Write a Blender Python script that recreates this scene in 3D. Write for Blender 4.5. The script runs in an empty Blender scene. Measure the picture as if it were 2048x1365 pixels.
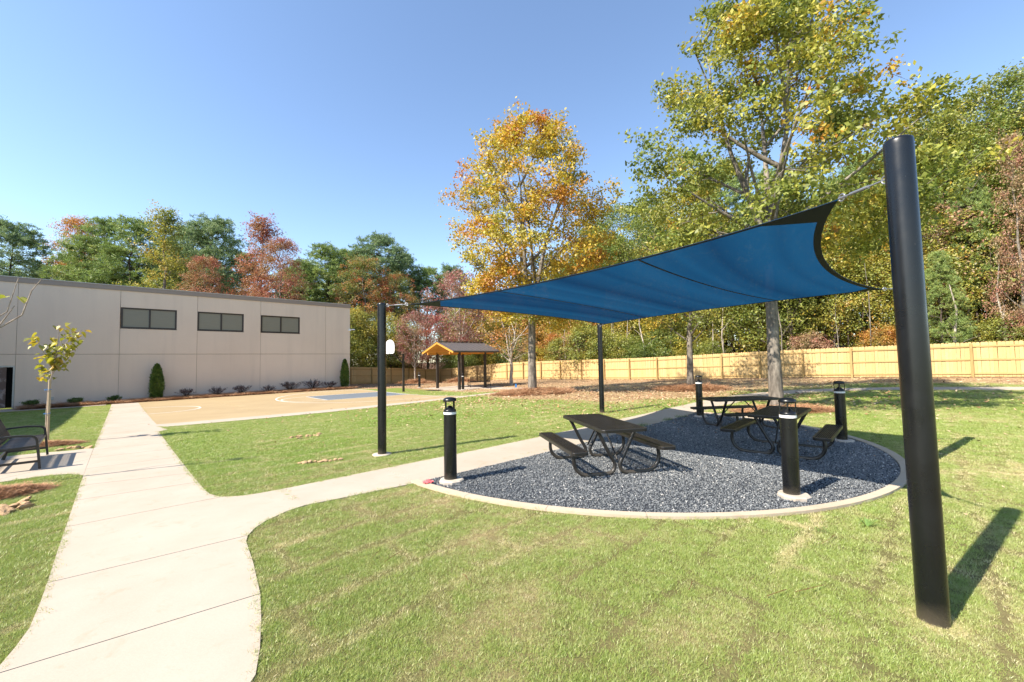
import bpy, bmesh, math, random
import numpy as np
from mathutils import Vector, Matrix
random.seed(7); rng = np.random.default_rng(7)
SC = bpy.context.scene; COL = SC.collection
PI = math.pi; R = math.radians

# ---------------------------------------------------------------- camera, sky, sun, exposure
p_, r_ = R(2.75), R(1.0)
Fv = Vector((0, math.cos(p_), math.sin(p_))); U0 = Vector((0, -math.sin(p_), math.cos(p_))); R0 = Vector((1, 0, 0))
Rv = math.cos(r_)*R0 - math.sin(r_)*U0; Uv = math.sin(r_)*R0 + math.cos(r_)*U0
cam = bpy.data.cameras.new('camera'); cam.sensor_width = 36; cam.lens = 36*820/2048; cam.clip_end = 3000; cam.clip_start = .05
camo = bpy.data.objects.new('camera', cam); COL.objects.link(camo)
m = Matrix((Rv, Uv, -Fv)).transposed().to_4x4(); m.translation = Vector((0, 0, 1.85)); camo.matrix_world = m
SC.camera = camo
SUN = Vector((-.83*math.cos(R(43.5)), -.55*math.cos(R(43.5)), math.sin(R(43.5)))).normalized()
W = bpy.data.worlds.new('World'); SC.world = W; W.use_nodes = True; nt = W.node_tree; nt.nodes.clear()
o_ = nt.nodes.new('ShaderNodeOutputWorld'); bg = nt.nodes.new('ShaderNodeBackground'); sky = nt.nodes.new('ShaderNodeTexSky')
sky.sky_type = 'NISHITA'; sky.sun_disc = False; sky.sun_elevation = R(43.5); sky.sun_rotation = math.atan2(SUN.x, SUN.y)
sky.air_density = 1.0; sky.dust_density = .25; sky.ozone_density = 1.7; sky.altitude = 300
bg.inputs[1].default_value = .12
nt.links.new(sky.outputs[0], bg.inputs[0]); nt.links.new(bg.outputs[0], o_.inputs[0])
sl = bpy.data.lights.new('sun', 'SUN'); sl.energy = 4.6; sl.angle = R(.53); sl.color = (1, .91, .78)
so = bpy.data.objects.new('sun', sl); COL.objects.link(so); so.rotation_euler = SUN.to_track_quat('Z', 'Y').to_euler()
SC.view_settings.view_transform = 'Standard'; SC.view_settings.look = 'None'; SC.view_settings.exposure = 1.33; SC.view_settings.gamma = 1
SC.view_settings.use_curve_mapping = False
SC.render.engine = 'CYCLES'; SC.cycles.use_denoising = True; SC.cycles.max_bounces = 6; SC.cycles.diffuse_bounces = 3
SC.cycles.transmission_bounces = 4; SC.cycles.transparent_max_bounces = 8; SC.cycles.sample_clamp_indirect = 8

# ---------------------------------------------------------------- terrain height
CP = np.array([(-2.6,8.3,0),(2.9,2.8,0),(7.2,7.2,0),(3,14,0),(0,2,0),(-5,3,0),(-9,8,0),(-14,8,-.02),(6,13,0),(14,10,.05),(10,3,0),(-3,14,-.03),(-8,14,-.12),
 (-20,20,-.3),(-14.2,36,-.3),(-28,12,-.3),(-5,24,-.25),(-4,31.5,-.34),(-7.8,34.7,-.32),(-12,30,-.3),
 (-9.45,53.8,-.9),(-10.9,52,-.82),(-16.5,44,-.38),(0,44.5,-.18),(-3.4,47.6,-.42),(7.6,37.5,0),(11.5,34.7,.1),(14.9,30.8,.25),(18.3,27.3,.4),(22.6,23.6,.53),(25.4,20.5,.58),
 (30,16,.62),(1.1,22,.12),(1.5,28,-.1),(9.7,22.4,.1),(9.5,15,.05),(20,14,.3),(24,8,.3),(-22,50,-.5),
 (-10,70,-.2),(20,55,1.5),(45,30,3.0),(-60,60,-.6),(60,60,5),(0,110,2),(-90,0,-.3),(60,-20,.5),(-60,-60,0),(60,-80,0),(-100,110,-.6),(110,110,6)], float)
def phi(d2): return np.where(d2 > 1e-12, .5*d2*np.log(np.maximum(d2, 1e-12)), 0)
_X = CP[:, :2]; _K = phi(((_X[:, None]-_X[None])**2).sum(-1)) + np.eye(len(CP)); _P = np.c_[np.ones(len(CP)), _X]
WT = np.linalg.solve(np.block([[_K, _P], [_P.T, np.zeros((3, 3))]]), np.r_[CP[:, 2], 0, 0, 0])
def gz(x, y):
    x = np.asarray(x, float); y = np.asarray(y, float)
    s = np.minimum(1, 115/np.maximum(np.hypot(x, y), 1e-6)); x = x*s; y = y*s
    out = np.zeros(x.shape) + WT[-3] + WT[-2]*x + WT[-1]*y
    for (a, b, _), w in zip(CP, WT[:-3]): out = out + w*phi((x-a)**2 + (y-b)**2)
    return out
def g(x, y): return float(gz(x, y))

def vnoise(x, y, s, seed=0):                      # smooth value noise, 0..1
    x = np.asarray(x)*s; y = np.asarray(y)*s
    xi = np.floor(x).astype(np.int64); yi = np.floor(y).astype(np.int64); fx = x-xi; fy = y-yi
    fx = fx*fx*(3-2*fx); fy = fy*fy*(3-2*fy)
    def h(a, b):
        n = (a*374761393 + b*668265263 + seed*2246822519) & 0xffffffff
        n = ((n ^ (n >> 13))*1274126177) & 0xffffffff
        return ((n ^ (n >> 16)) & 0xffff)/65535.
    return (h(xi, yi)*(1-fx)+h(xi+1, yi)*fx)*(1-fy) + (h(xi, yi+1)*(1-fx)+h(xi+1, yi+1)*fx)*fy
def inpoly(x, y, poly):
    r = np.zeros(x.shape, bool); n = len(poly)
    for i in range(n):
        x1, y1 = poly[i]; x2, y2 = poly[(i+1) % n]
        if y1 == y2: continue
        r ^= ((y1 > y) != (y2 > y)) & (x < (x2-x1)*(y-y1)/(y2-y1)+x1)
    return r

# building / court axes (u along the wall, v towards it)
UX, UY = .7146, .6995; VX, VY = -.6995, .7146; OX, OY = -12.0, 13.9
def uv(u, v): return (OX+UX*u+VX*v, OY+UY*u+VY*v)
def touv(x, y): return ((x-OX)*UX+(y-OY)*UY, (x-OX)*VX+(y-OY)*VY)
AU = math.atan2(UY, UX)

# ---------------------------------------------------------------- mesh helpers
class MB:
    def __init__(s): s.v = []; s.f = []; s.sm = []
    def add(s, vs, fs, smooth=False):
        n = len(s.v); s.v += [tuple(v) for v in vs]
        for q in fs: s.f.append([i+n for i in q]); s.sm.append(smooth)
        return s
    def box(s, x0, x1, y0, y1, z0, z1):
        vs = [(x, y, z) for z in (z0, z1) for y in (y0, y1) for x in (x0, x1)]
        return s.add(vs, [(0, 2, 3, 1), (4, 5, 7, 6), (0, 1, 5, 4), (2, 6, 7, 3), (0, 4, 6, 2), (1, 3, 7, 5)])
    def bar(s, a, b, w, h, up=(0, 0, 1)):          # rectangular bar from a to b
        a = Vector(a); b = Vector(b); d = (b-a).normalized(); side = d.cross(Vector(up))
        if side.length < 1e-4: side = d.cross(Vector((1, 0, 0)))
        side.normalize(); up = side.cross(d).normalized()
        vs = [p + side*(sx*w/2) + up*(sz*h/2) for p in (a, b) for sz in (-1, 1) for sx in (-1, 1)]
        return s.add(vs, [(0, 2, 3, 1), (4, 5, 7, 6), (0, 1, 5, 4), (2, 6, 7, 3), (0, 4, 6, 2), (1, 3, 7, 5)])
    def tube(s, pts, rad, n=8, caps=True):
        pts = [Vector(p) for p in pts]; k = len(pts)
        rad = rad if hasattr(rad, '__len__') else [rad]*k
        d0 = (pts[1]-pts[0]).normalized(); ref = Vector((0, 0, 1)) if abs(d0.z) < .9 else Vector((1, 0, 0))
        a = d0.cross(ref).normalized(); rings = []
        for i in range(k):
            d = (pts[min(i+1, k-1)]-pts[max(i-1, 0)]).normalized()
            a = (a - d*a.dot(d)); a = a.normalized() if a.length > 1e-6 else d.orthogonal().normalized()
            b = d.cross(a)
            rings += [pts[i] + (a*math.cos(2*PI*j/n)+b*math.sin(2*PI*j/n))*rad[i] for j in range(n)]
        fs = [(i*n+j, i*n+(j+1) % n, (i+1)*n+(j+1) % n, (i+1)*n+j) for i in range(k-1) for j in range(n)]
        s.add(rings, fs, True)
        if caps:
            s.add(rings[:n], [tuple(range(n))[::-1]]); s.add(rings[-n:], [tuple(range(n))])
        return s
    def lathe(s, prof, n=24, c=(0, 0, 0), smooth=True):   # prof: (r,z)
        vs = [(c[0]+r*math.cos(2*PI*j/n), c[1]+r*math.sin(2*PI*j/n), c[2]+z) for r, z in prof for j in range(n)]
        fs = [(i*n+j, i*n+(j+1) % n, (i+1)*n+(j+1) % n, (i+1)*n+j) for i in range(len(prof)-1) for j in range(n)]
        s.add(vs, fs, smooth)
        if prof[0][0] > 1e-3: s.add(vs[:n], [tuple(range(n))[::-1]])
        if prof[-1][0] > 1e-3: s.add(vs[-n:], [tuple(range(n))])
        return s
    def prism(s, poly, z0, z1):
        n = len(poly); vs = [(x, y, z0) for x, y in poly]+[(x, y, z1) for x, y in poly]
        return s.add(vs, [tuple(range(n))[::-1], tuple(range(n, 2*n))]+[(i, (i+1) % n, n+(i+1) % n, n+i) for i in range(n)])
    def mesh(s, name, mat=None):
        me = bpy.data.meshes.new(name); me.from_pydata(s.v, [], s.f)
        me.polygons.foreach_set('use_smooth', s.sm)
        if mat: me.materials.append(mat)
        me.update(); return me
    def build(s, name, mat, parent=None, loc=None, rz=None):
        return link(name, s.mesh(name, mat), parent, loc, rz)
def link(name, me, parent=None, loc=None, rz=None):
    o = bpy.data.objects.new(name, me); COL.objects.link(o)
    if parent: o.parent = parent
    if loc is not None: o.location = loc
    if rz is not None: o.rotation_euler = (0, 0, rz)
    return o
def tag(o, label=None, cat=None, group=None, kind=None):
    if label: o['label'] = label
    if cat: o['category'] = cat
    if group: o['group'] = group
    if kind: o['kind'] = kind
    return o
def thing(name, label, cat, loc=(0, 0, 0), rz=0, group=None):
    o = bpy.data.objects.new(name, None); COL.objects.link(o); o.location = loc; o.rotation_euler = (0, 0, rz)
    o.empty_display_size = .2
    return tag(o, label, cat, group)
def struct(name, loc=(0, 0, 0), rz=0):
    o = bpy.data.objects.new(name, None); COL.objects.link(o); o.location = loc; o.rotation_euler = (0, 0, rz); o['kind'] = 'structure'; return o
def copy_tree(o, label=None, loc=None, rz=None, parent=None):
    c = o.copy(); COL.objects.link(c)
    if parent: c.parent = parent
    if label: c['label'] = label
    if loc is not None: c.location = loc
    if rz is not None: c.rotation_euler = (0, 0, rz)
    for ch in list(o.children): copy_tree(ch, parent=c)
    return c
def qmesh(name, V, nper, mat, attr=None, smooth=False):       # numpy verts, faces of nper consecutive verts
    V = np.ascontiguousarray(V, dtype=np.float32).reshape(-1, 3); n = len(V); me = bpy.data.meshes.new(name)
    me.vertices.add(n); me.vertices.foreach_set('co', V.ravel()); nf = n//nper
    me.loops.add(n); me.loops.foreach_set('vertex_index', np.arange(n, dtype=np.int32))
    me.polygons.add(nf); me.polygons.foreach_set('loop_start', np.arange(0, n, nper, dtype=np.int32))
    if attr is not None:
        a = me.attributes.new('tone', 'FLOAT', 'POINT'); a.data.foreach_set('value', np.repeat(attr, nper).astype(np.float32))
    if mat: me.materials.append(mat)
    me.update(calc_edges=True); return me

# ---------------------------------------------------------------- materials
class NT:
    def __init__(s, name):
        s.m = bpy.data.materials.new(name); s.m.use_nodes = True; s.t = s.m.node_tree; s.t.nodes.clear()
        s.out = s.n('OutputMaterial')
    def n(s, t, **kw):
        x = s.t.nodes.new('ShaderNode'+t)
        for k, v in kw.items(): setattr(x, k, v)
        return x
    def l(s, a, b): s.t.links.new(a, b)
    def set(s, sock, v):
        if hasattr(v, 'is_output') or isinstance(v, bpy.types.NodeSocket): s.l(v, sock)
        else: sock.default_value = v if not (isinstance(v, tuple) and len(v) == 3 and sock.type == 'RGBA') else (*v, 1)
    def noise(s, scale, detail=3, rough=.55, vec=None, dist=0, dim='3D'):
        x = s.n('TexNoise'); x.inputs['Scale'].default_value = scale; x.inputs['Detail'].default_value = detail
        x.inputs['Roughness'].default_value = rough; x.inputs['Distortion'].default_value = dist
        if vec is not None: s.l(vec, x.inputs['Vector'])
        return x.outputs['Fac']
    def ramp(s, fac, stops):
        x = s.n('ValToRGB'); s.l(fac, x.inputs[0]); e = x.color_ramp.elements
        while len(e) < len(stops): e.new(.5)
        for el, (p, c) in zip(e, stops): el.position = p; el.color = (*c, 1) if len(c) == 3 else c
        return x.outputs[0]
    def mix(s, f, a, b, mode='MIX'):
        x = s.n('Mix', data_type='RGBA', blend_type=mode); s.set(x.inputs[0], f); s.set(x.inputs[6], a); s.set(x.inputs[7], b); return x.outputs[2]
    def math(s, op, a, b=None, c=None):
        x = s.n('Math', operation=op)
        s.set(x.inputs[0], a)
        if b is not None: s.set(x.inputs[1], b)
        if c is not None: s.set(x.inputs[2], c)
        return x.outputs[0]
    def pos(s): return s.n('NewGeometry').outputs['Position']
    def obj(s): return s.n('TexCoord').outputs['Object']
    def attr(s, name, typ='GEOMETRY', out='Fac'):
        x = s.n('Attribute'); x.attribute_name = name; x.attribute_type = typ; return x.outputs[out]
    def maprange(s, v, a, b, c=0, d=1):
        x = s.n('MapRange'); s.set(x.inputs[0], v); x.inputs[1].default_value = a; x.inputs[2].default_value = b; x.inputs[3].default_value = c; x.inputs[4].default_value = d
        return x.outputs[0]
    def vscale(s, v, sc):
        x = s.n('Mapping'); s.l(v, x.inputs[0]); x.inputs['Scale'].default_value = sc; return x.outputs[0]
    def bsdf(s, col, rough=.8, spec=.3, metal=0, bump=None, bstr=.3, bdist=.01, coat=0):
        b = s.n('BsdfPrincipled'); s.set(b.inputs['Base Color'], col); s.set(b.inputs['Roughness'], rough)
        b.inputs['Specular IOR Level'].default_value = spec; b.inputs['Metallic'].default_value = metal; b.inputs['Coat Weight'].default_value = coat
        if bump is not None:
            x = s.n('Bump'); x.inputs['Strength'].default_value = bstr; x.inputs['Distance'].default_value = bdist
            s.l(bump, x.inputs['Height']); s.l(x.outputs[0], b.inputs['Normal'])
        s.l(b.outputs[0], s.out.inputs[0]); return b

def mat_concrete(name, base, dark, rnd=True):
    k = NT(name); P = k.pos(); n1 = k.noise(.9, 5, .6, P); n2 = k.noise(60, 3, .6, P); n3 = k.noise(4, 6, .7, P, .6)
    c = k.mix(k.maprange(n1, .35, .7), base, dark)
    c = k.mix(k.maprange(n3, .56, .76, 0, .5), c, (.33, .215, .12))
    # broom finish: fine streaks across the walk
    st = k.noise(1, 3, .6, k.vscale(P, (30, 160, 1)))
    c = k.mix(k.maprange(n2, .3, .8, 0, .18), c, (.25, .21, .17))
    c = k.mix(k.maprange(st, .35, .75, 0, .13), c, (.3, .26, .22))
    if rnd:
        r = k.n('ObjectInfo').outputs['Random']; c = k.mix(k.maprange(r, 0, 1, 0, .22), c, (.40, .35, .28))
    h = k.math('ADD', n2, st); k.bsdf(c, .85, .25, bump=h, bstr=.25, bdist=.003); return k.m
M = {}
M['walk'] = mat_concrete('broomed_concrete', (.42, .365, .30), (.37, .31, .245))
M['edging'] = mat_concrete('edging_concrete', (.50, .42, .32), (.43, .345, .25), False)
M['footing'] = mat_concrete('footing_concrete', (.5, .44, .37), (.38, .34, .29), False)

k = NT('court_coating'); P = k.pos(); n = k.noise(.5, 5, .6, P); n2 = k.noise(120, 2, .5, P)
c = k.mix(k.maprange(n, .35, .7), (.37, .28, .155), (.325, .24, .13)); c = k.mix(k.maprange(k.noise(3, 6, .7, P, .5), .62, .75, 0, .5), c, (.18, .12, .07))
c = k.mix(k.maprange(n2, .3, .7, 0, .15), c, (.2, .15, .09)); k.bsdf(c, .8, .3, bump=n2, bstr=.2, bdist=.002); M['court'] = k.m
k = NT('court_grey'); P = k.pos(); n2 = k.noise(5, 5, .6, P); k.bsdf(k.mix(n2, (.11, .13, .15), (.15, .17, .19)), .75, .3); M['courtgrey'] = k.m
k = NT('line_paint'); P = k.pos(); k.bsdf(k.mix(k.maprange(k.noise(9, 5, .6, P), .5, .8), (.72, .7, .66), (.5, .45, .38)), .7, .3); M['line'] = k.m

# ground sheet: lawn soil and thatch, straw litter further out, wood floor
k = NT('ground_cover'); P = k.pos(); zone = k.attr('zone'); wood = k.attr('wood'); straw = k.attr('straw')
n1 = k.noise(.35, 4, .6, P); n2 = k.noise(5, 5, .7, P); n3 = k.noise(45, 4, .75, P)
gr = k.mix(k.maprange(n3, .3, .7), (.12, .165, .03), (.22, .26, .06)); gr = k.mix(k.attr('near'), gr, k.mix(n3, (.06, .055, .022), (.20, .19, .07))); gr = k.mix(k.maprange(n2, .45, .75, 0, .5), gr, (.22, .20, .08))
gr = k.mix(straw, gr, k.mix(n3, (.20, .15, .07), (.42, .33, .18)))
br = k.mix(k.maprange(n3, .3, .7), (.19, .115, .06), (.42, .30, .175)); br = k.mix(k.maprange(n2, .4, .7, 0, .6), br, (.36, .24, .13))
wd = k.mix(k.maprange(n3, .3, .7), (.05, .03, .018), (.19, .10, .055))
c = k.mix(zone, gr, br); c = k.mix(wood, c, wd)
k.bsdf(c, .95, .1, bump=k.math('ADD', n3, n2), bstr=.8, bdist=.03); M['ground'] = k.m

# blades: colour follows the instance's own tone
def mat_blade(name, g1, g2, s1, s2, trans=.35):
    k = NT(name); t = k.attr('tone', 'INSTANCER'); P = k.pos(); r = k.n('ObjectInfo').outputs['Random']
    nz = k.noise(25, 2, .6, P)
    gc = k.mix(nz, g1, g2); sc = k.mix(r, s1, s2); c = k.mix(t, gc, sc)
    d = k.n('BsdfDiffuse'); k.set(d.inputs[0], c); tr = k.n('BsdfTranslucent'); k.set(tr.inputs[0], c)
    gl = k.n('BsdfGlossy'); gl.inputs['Roughness'].default_value = .45; gl.inputs[0].default_value = (1, 1, 1, 1)
    a = k.n('MixShader'); a.inputs[0].default_value = trans; k.l(d.outputs[0], a.inputs[1]); k.l(tr.outputs[0], a.inputs[2])
    b = k.n('MixShader'); b.inputs[0].default_value = .04; k.l(a.outputs[0], b.inputs[1]); k.l(gl.outputs[0], b.inputs[2])
    k.l(b.outputs[0], k.out.inputs[0]); return k.m
M['grass'] = mat_blade('grass_blade', (.17, .30, .04), (.36, .46, .08), (.50, .43, .19), (.82, .70, .43))
M['strawblade'] = mat_blade('pine_straw_needle', (.36, .17, .08), (.56, .31, .17), (.25, .12, .06), (.55, .37, .22), .1)

def mat_leaf(name, cols, nscale=.5, trans=.42, spread=.22, gloss=.05):
    """cols: list of (pos, colour) along a mix of crown-scale noise and per-leaf tone."""
    k = NT(name); P = k.obj(); t = k.attr('tone'); r = k.n('ObjectInfo').outputs['Random']
    nz = k.noise(nscale, 3, .6, P)
    f = k.math('ADD', k.maprange(nz, .28, .72), k.math('MULTIPLY', k.math('SUBTRACT', t, .5), 2*spread))
    f = k.math('ADD', f, k.math('MULTIPLY', k.math('SUBTRACT', r, .5), .22))
    c = k.ramp(f, cols)
    hv = k.n('HueSaturation'); k.l(c, hv.inputs['Color']); k.l(k.maprange(k.math('FRACT', k.math('MULTIPLY', t, 7.31)), 0, 1, .7, 1.35), hv.inputs['Value'])
    c = hv.outputs[0]
    d = k.n('BsdfDiffuse'); k.set(d.inputs[0], c); tr = k.n('BsdfTranslucent'); k.set(tr.inputs[0], c)
    gl = k.n('BsdfGlossy'); gl.inputs['Roughness'].default_value = .55
    a = k.n('MixShader'); a.inputs[0].default_value = trans; k.l(d.outputs[0], a.inputs[1]); k.l(tr.outputs[0], a.inputs[2])
    b = k.n('MixShader'); b.inputs[0].default_value = gloss; k.l(a.outputs[0], b.inputs[1]); k.l(gl.outputs[0], b.inputs[2])
    k.l(b.outputs[0], k.out.inputs[0]); return k.m
M['oak_gold'] = mat_leaf('oak_leaf_gold', [(0, (.19, .22, .03)), (.3, (.36, .33, .035)), (.6, (.53, .38, .03)), (.85, (.53, .26, .03)), (1, (.44, .15, .03))], .35)
M['oak_green'] = mat_leaf('oak_leaf_green', [(0, (.13, .18, .03)), (.4, (.26, .28, .045)), (.68, (.42, .37, .05)), (.85, (.52, .27, .03)), (1, (.48, .15, .03))], .4, gloss=.035)
M['yellowgreen'] = mat_leaf('leaf_yellow_green', [(0, (.12, .17, .025)), (.4, (.25, .28, .045)), (.75, (.42, .35, .05)), (1, (.46, .24, .04))], .4)
M['green'] = mat_leaf('leaf_green', [(0, (.085, .14, .02)), (.5, (.16, .22, .035)), (.85, (.28, .30, .05)), (1, (.40, .30, .05))], .5)
M['orange'] = mat_leaf('leaf_orange', [(0, (.22, .2, .04)), (.3, (.42, .27, .04)), (.6, (.50, .22, .04)), (1, (.42, .11, .04))], .5)
M['red'] = mat_leaf('leaf_russet', [(0, (.20, .19, .05)), (.35, (.32, .18, .07)), (.65, (.36, .135, .07)), (1, (.34, .075, .055))], .4)
M['purple'] = mat_leaf('leaf_dusky_red', [(0, (.20, .19, .07)), (.3, (.31, .18, .11)), (.65, (.33, .13, .11)), (1, (.38, .07, .075))], .5)
M['maple'] = mat_leaf('leaf_maple_mixed', [(0, (.1, .16, .03)), (.38, (.2, .21, .04)), (.55, (.38, .18, .05)), (.75, (.50, .12, .05)), (1, (.45, .05, .05))], .28, spread=.12)
M['pink'] = mat_leaf('leaf_dogwood_pink', [(0, (.2, .23, .06)), (.45, (.38, .25, .13)), (1, (.46, .18, .14))], .5)
M['pine'] = mat_leaf('pine_needle', [(0, (.13, .20, .05)), (.5, (.22, .30, .07)), (1, (.34, .38, .10))], .5, .3, .3)
M['pine_blue'] = mat_leaf('pine_needle_blue', [(0, (.11, .175, .075)), (.6, (.17, .25, .095)), (1, (.26, .33, .13))], .5, .3, .3)
M['thuja'] = mat_leaf('arborvitae_spray', [(0, (.05, .10, .015)), (.6, (.10, .18, .025)), (1, (.18, .23, .04))], 3, .25, .35)
M['redbud'] = mat_leaf('redbud_leaf', [(0, (.19, .22, .02)), (.5, (.34, .33, .02)), (.85, (.46, .38, .02)), (1, (.42, .26, .03))], 3, .45, .35, .1)
M['loropetalum'] = mat_leaf('dark_shrub_leaf', [(0, (.06, .03, .035)), (.6, (.10, .05, .05)), (1, (.12, .10, .05))], 4, .2, .3)

def mat_bark(name, a, b, sc=9):
    k = NT(name); P = k.obj(); n1 = k.noise(1, 5, .65, k.vscale(P, (sc, sc, sc*.22))); n2 = k.noise(2.2, 3, .6, P)
    c = k.mix(k.maprange(n1, .35, .65), a, b); c = k.mix(k.maprange(n2, .5, .7, 0, .55), c, tuple(x*1.5 for x in b))
    k.bsdf(c, .9, .15, bump=n1, bstr=.9, bdist=.02); return k.m
M['bark'] = mat_bark('oak_bark', (.075, .065, .055), (.235, .205, .17)); M['barkdark'] = mat_bark('dark_bark', (.035, .028, .024), (.11, .085, .07))
M['barkpale'] = mat_bark('pale_bark', (.20, .165, .13), (.42, .37, .31), 14)

def mat_metal(name, col, rough=.35, spec=.5, dust=.0, nsc=3):
    k = NT(name); P = k.obj(); n = k.noise(nsc, 5, .65, P, .4); n2 = k.noise(90, 2, .5, P)
    c = k.mix(k.maprange(n, .5, .8, 0, dust), col, tuple(x*2.2+.02 for x in col))
    c = k.mix(k.maprange(n2, .74, .8, 0, dust), c, (.3, .28, .25))
    if dust and name.startswith('black'):
        sx = k.n('SeparateXYZ'); k.l(P, sx.inputs[0]); dz = k.math('ADD', sx.outputs[2], k.math('MULTIPLY', n, .22))
        c = k.mix(k.maprange(dz, .10, .26, .38, 0), c, (.16, .13, .09))
    k.bsdf(c, k.maprange(n, .3, .8, rough-.06, rough+.14), spec, bump=n2, bstr=.05, bdist=.001); return k.m
M['black'] = mat_metal('black_powder_coat', (.005, .0055, .0065), .27, .5, .14)
M['darkbronze'] = mat_metal('dark_bronze_coat', (.028, .022, .018), .42, .45, .25)
M['vinyl'] = mat_metal('black_vinyl_coating', (.017, .0155, .0145), .38, .5, .3)
M['steel'] = mat_metal('galvanised_steel', (.35, .35, .36), .35, .5, .3); M['steel'].node_tree.nodes['Principled BSDF'].inputs['Metallic'].default_value = .8
M['white'] = mat_metal('white_plastic', (.78, .78, .77), .4, .4, .05)
M['hoopwhite'] = mat_metal('white_enamel', (.85, .85, .85), .4, .4, .03)
M['roofbrown'] = mat_metal('brown_roof_metal', (.085, .07, .06), .45, .5, .3)
M['coping'] = mat_metal('coping_metal', (.27, .22, .185), .5, .4, .1); M['copingcap'] = mat_metal('coping_cap_metal', (.42, .40, .37), .4, .4, .1)
M['bronzeframe'] = mat_metal('window_bronze', (.03, .02, .016), .4, .5, .1)
M['dark'] = mat_metal('dark_void', (.01, .01, .011), .8, .1, 0)
M['blue'] = mat_metal('blue_plastic', (.02, .15, .42), .5, .4, 0)
M['pinkcloth'] = mat_metal('pink_cloth', (.75, .12, .13), .9, .1, 0)

k = NT('wall_stucco'); P = k.pos(); n1 = k.noise(.35, 4, .6, P); n2 = k.noise(55, 4, .7, P)
r = k.n('ObjectInfo').outputs['Random']
c = k.mix(k.maprange(n1, .3, .7), (.76, .625, .50), (.71, .58, .465)); c = k.mix(k.maprange(r, 0, 1, 0, .12), c, (.56, .45, .36))
c = k.mix(k.maprange(n2, .35, .7, 0, .25), c, (.46, .37, .30)); c = k.mix(k.maprange(k.noise(1, 4, .6, k.vscale(P, (1.6, 1.6, .12))), .5, .75, 0, .16), c, (.40, .33, .28)); k.bsdf(c, .9, .15, bump=n2, bstr=.5, bdist=.006); M['wall'] = k.m
k = NT('joint_sealant'); k.bsdf((.30, .235, .16), .8, .2); M['joint'] = k.m
k = NT('window_blind'); P = k.obj(); n = k.noise(1, 3, .5, k.vscale(P, (2, 2, 40))); c = k.mix(n, (.19, .18, .14), (.25, .235, .18)); k.bsdf(c, .35, .3); M['pane'] = k.m
k = NT('door_paint'); P = k.obj(); n = k.noise(3, 5, .7, P, .5); c = k.mix(k.maprange(n, .5, .62), (.13, .09, .075), (.33, .27, .25)); k.bsdf(c, .6, .3); M['door'] = k.m

def mat_wood(name, a, b, knots=True):
    k = NT(name); P = k.obj(); r = k.n('ObjectInfo').outputs['Random']
    off = k.n('CombineXYZ'); k.l(k.math('MULTIPLY', r, 37), off.inputs[0]); k.l(k.math('MULTIPLY', r, 91), off.inputs[2])
    va = k.n('VectorMath', operation='ADD'); k.l(P, va.inputs[0]); k.l(off.outputs[0], va.inputs[1]); V = va.outputs[0]
    n1 = k.noise(1, 4, .6, k.vscale(V, (60, 60, 3)), .5); n2 = k.noise(1.5, 3, .5, V)
    c = k.mix(k.maprange(n1, .3, .7), a, b); c = k.mix(k.maprange(r, 0, 1, 0, .55), c, tuple(x*y for x, y in zip(b, (.82, .76, .66))))
    c = k.mix(k.maprange(n2, .55, .75, 0, .4), c, tuple(x*.75 for x in b))
    if knots:
        vo = k.n('TexVoronoi'); vo.inputs['Scale'].default_value = 3.2; k.l(V, vo.inputs['Vector'])
        c = k.mix(k.maprange(vo.outputs['Distance'], .03, .06, .8, 0), c, (.13, .07, .03))
    k.bsdf(c, .75, .25, bump=n1, bstr=.3, bdist=.004); return k.m
M['picket'] = mat_wood('pine_picket', (.60, .435, .215), (.50, .345, .155)); M['post'] = mat_wood('pine_post', (.42, .29, .12), (.32, .21, .08), False)
M['rail'] = mat_wood('pine_rail', (.52, .37, .17), (.40, .27, .11), False); M['orangewood'] = mat_wood('stained_soffit', (.66, .32, .06), (.56, .25, .045), False)
M['stake'] = mat_wood('pale_stake', (.5, .4, .28), (.42, .33, .22), False)

# shade cloth: woven, lets the sky and sun glow through
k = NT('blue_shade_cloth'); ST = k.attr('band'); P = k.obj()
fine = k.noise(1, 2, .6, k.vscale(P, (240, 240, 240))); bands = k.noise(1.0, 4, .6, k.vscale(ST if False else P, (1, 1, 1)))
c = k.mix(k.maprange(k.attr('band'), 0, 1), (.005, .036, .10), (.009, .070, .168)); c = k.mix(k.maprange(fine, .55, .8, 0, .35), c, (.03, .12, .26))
d = k.n('BsdfDiffuse'); k.set(d.inputs[0], c); tr = k.n('BsdfTranslucent'); k.set(tr.inputs[0], c); tp = k.n('BsdfTransparent')
a = k.n('MixShader'); a.inputs[0].default_value = .42; k.l(d.outputs[0], a.inputs[1]); k.l(tr.outputs[0], a.inputs[2])
b = k.n('MixShader'); b.inputs[0].default_value = .02; k.l(a.outputs[0], b.inputs[1]); k.l(tp.outputs[0], b.inputs[2]); k.l(b.outputs[0], k.out.inputs[0])
M['cloth'] = k.m
k = NT('dark_blue_webbing'); k.bsdf((.012, .022, .04), .7, .2, bump=k.noise(200, 2, .5, k.obj()), bstr=.3, bdist=.002); M['hem'] = k.m

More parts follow.
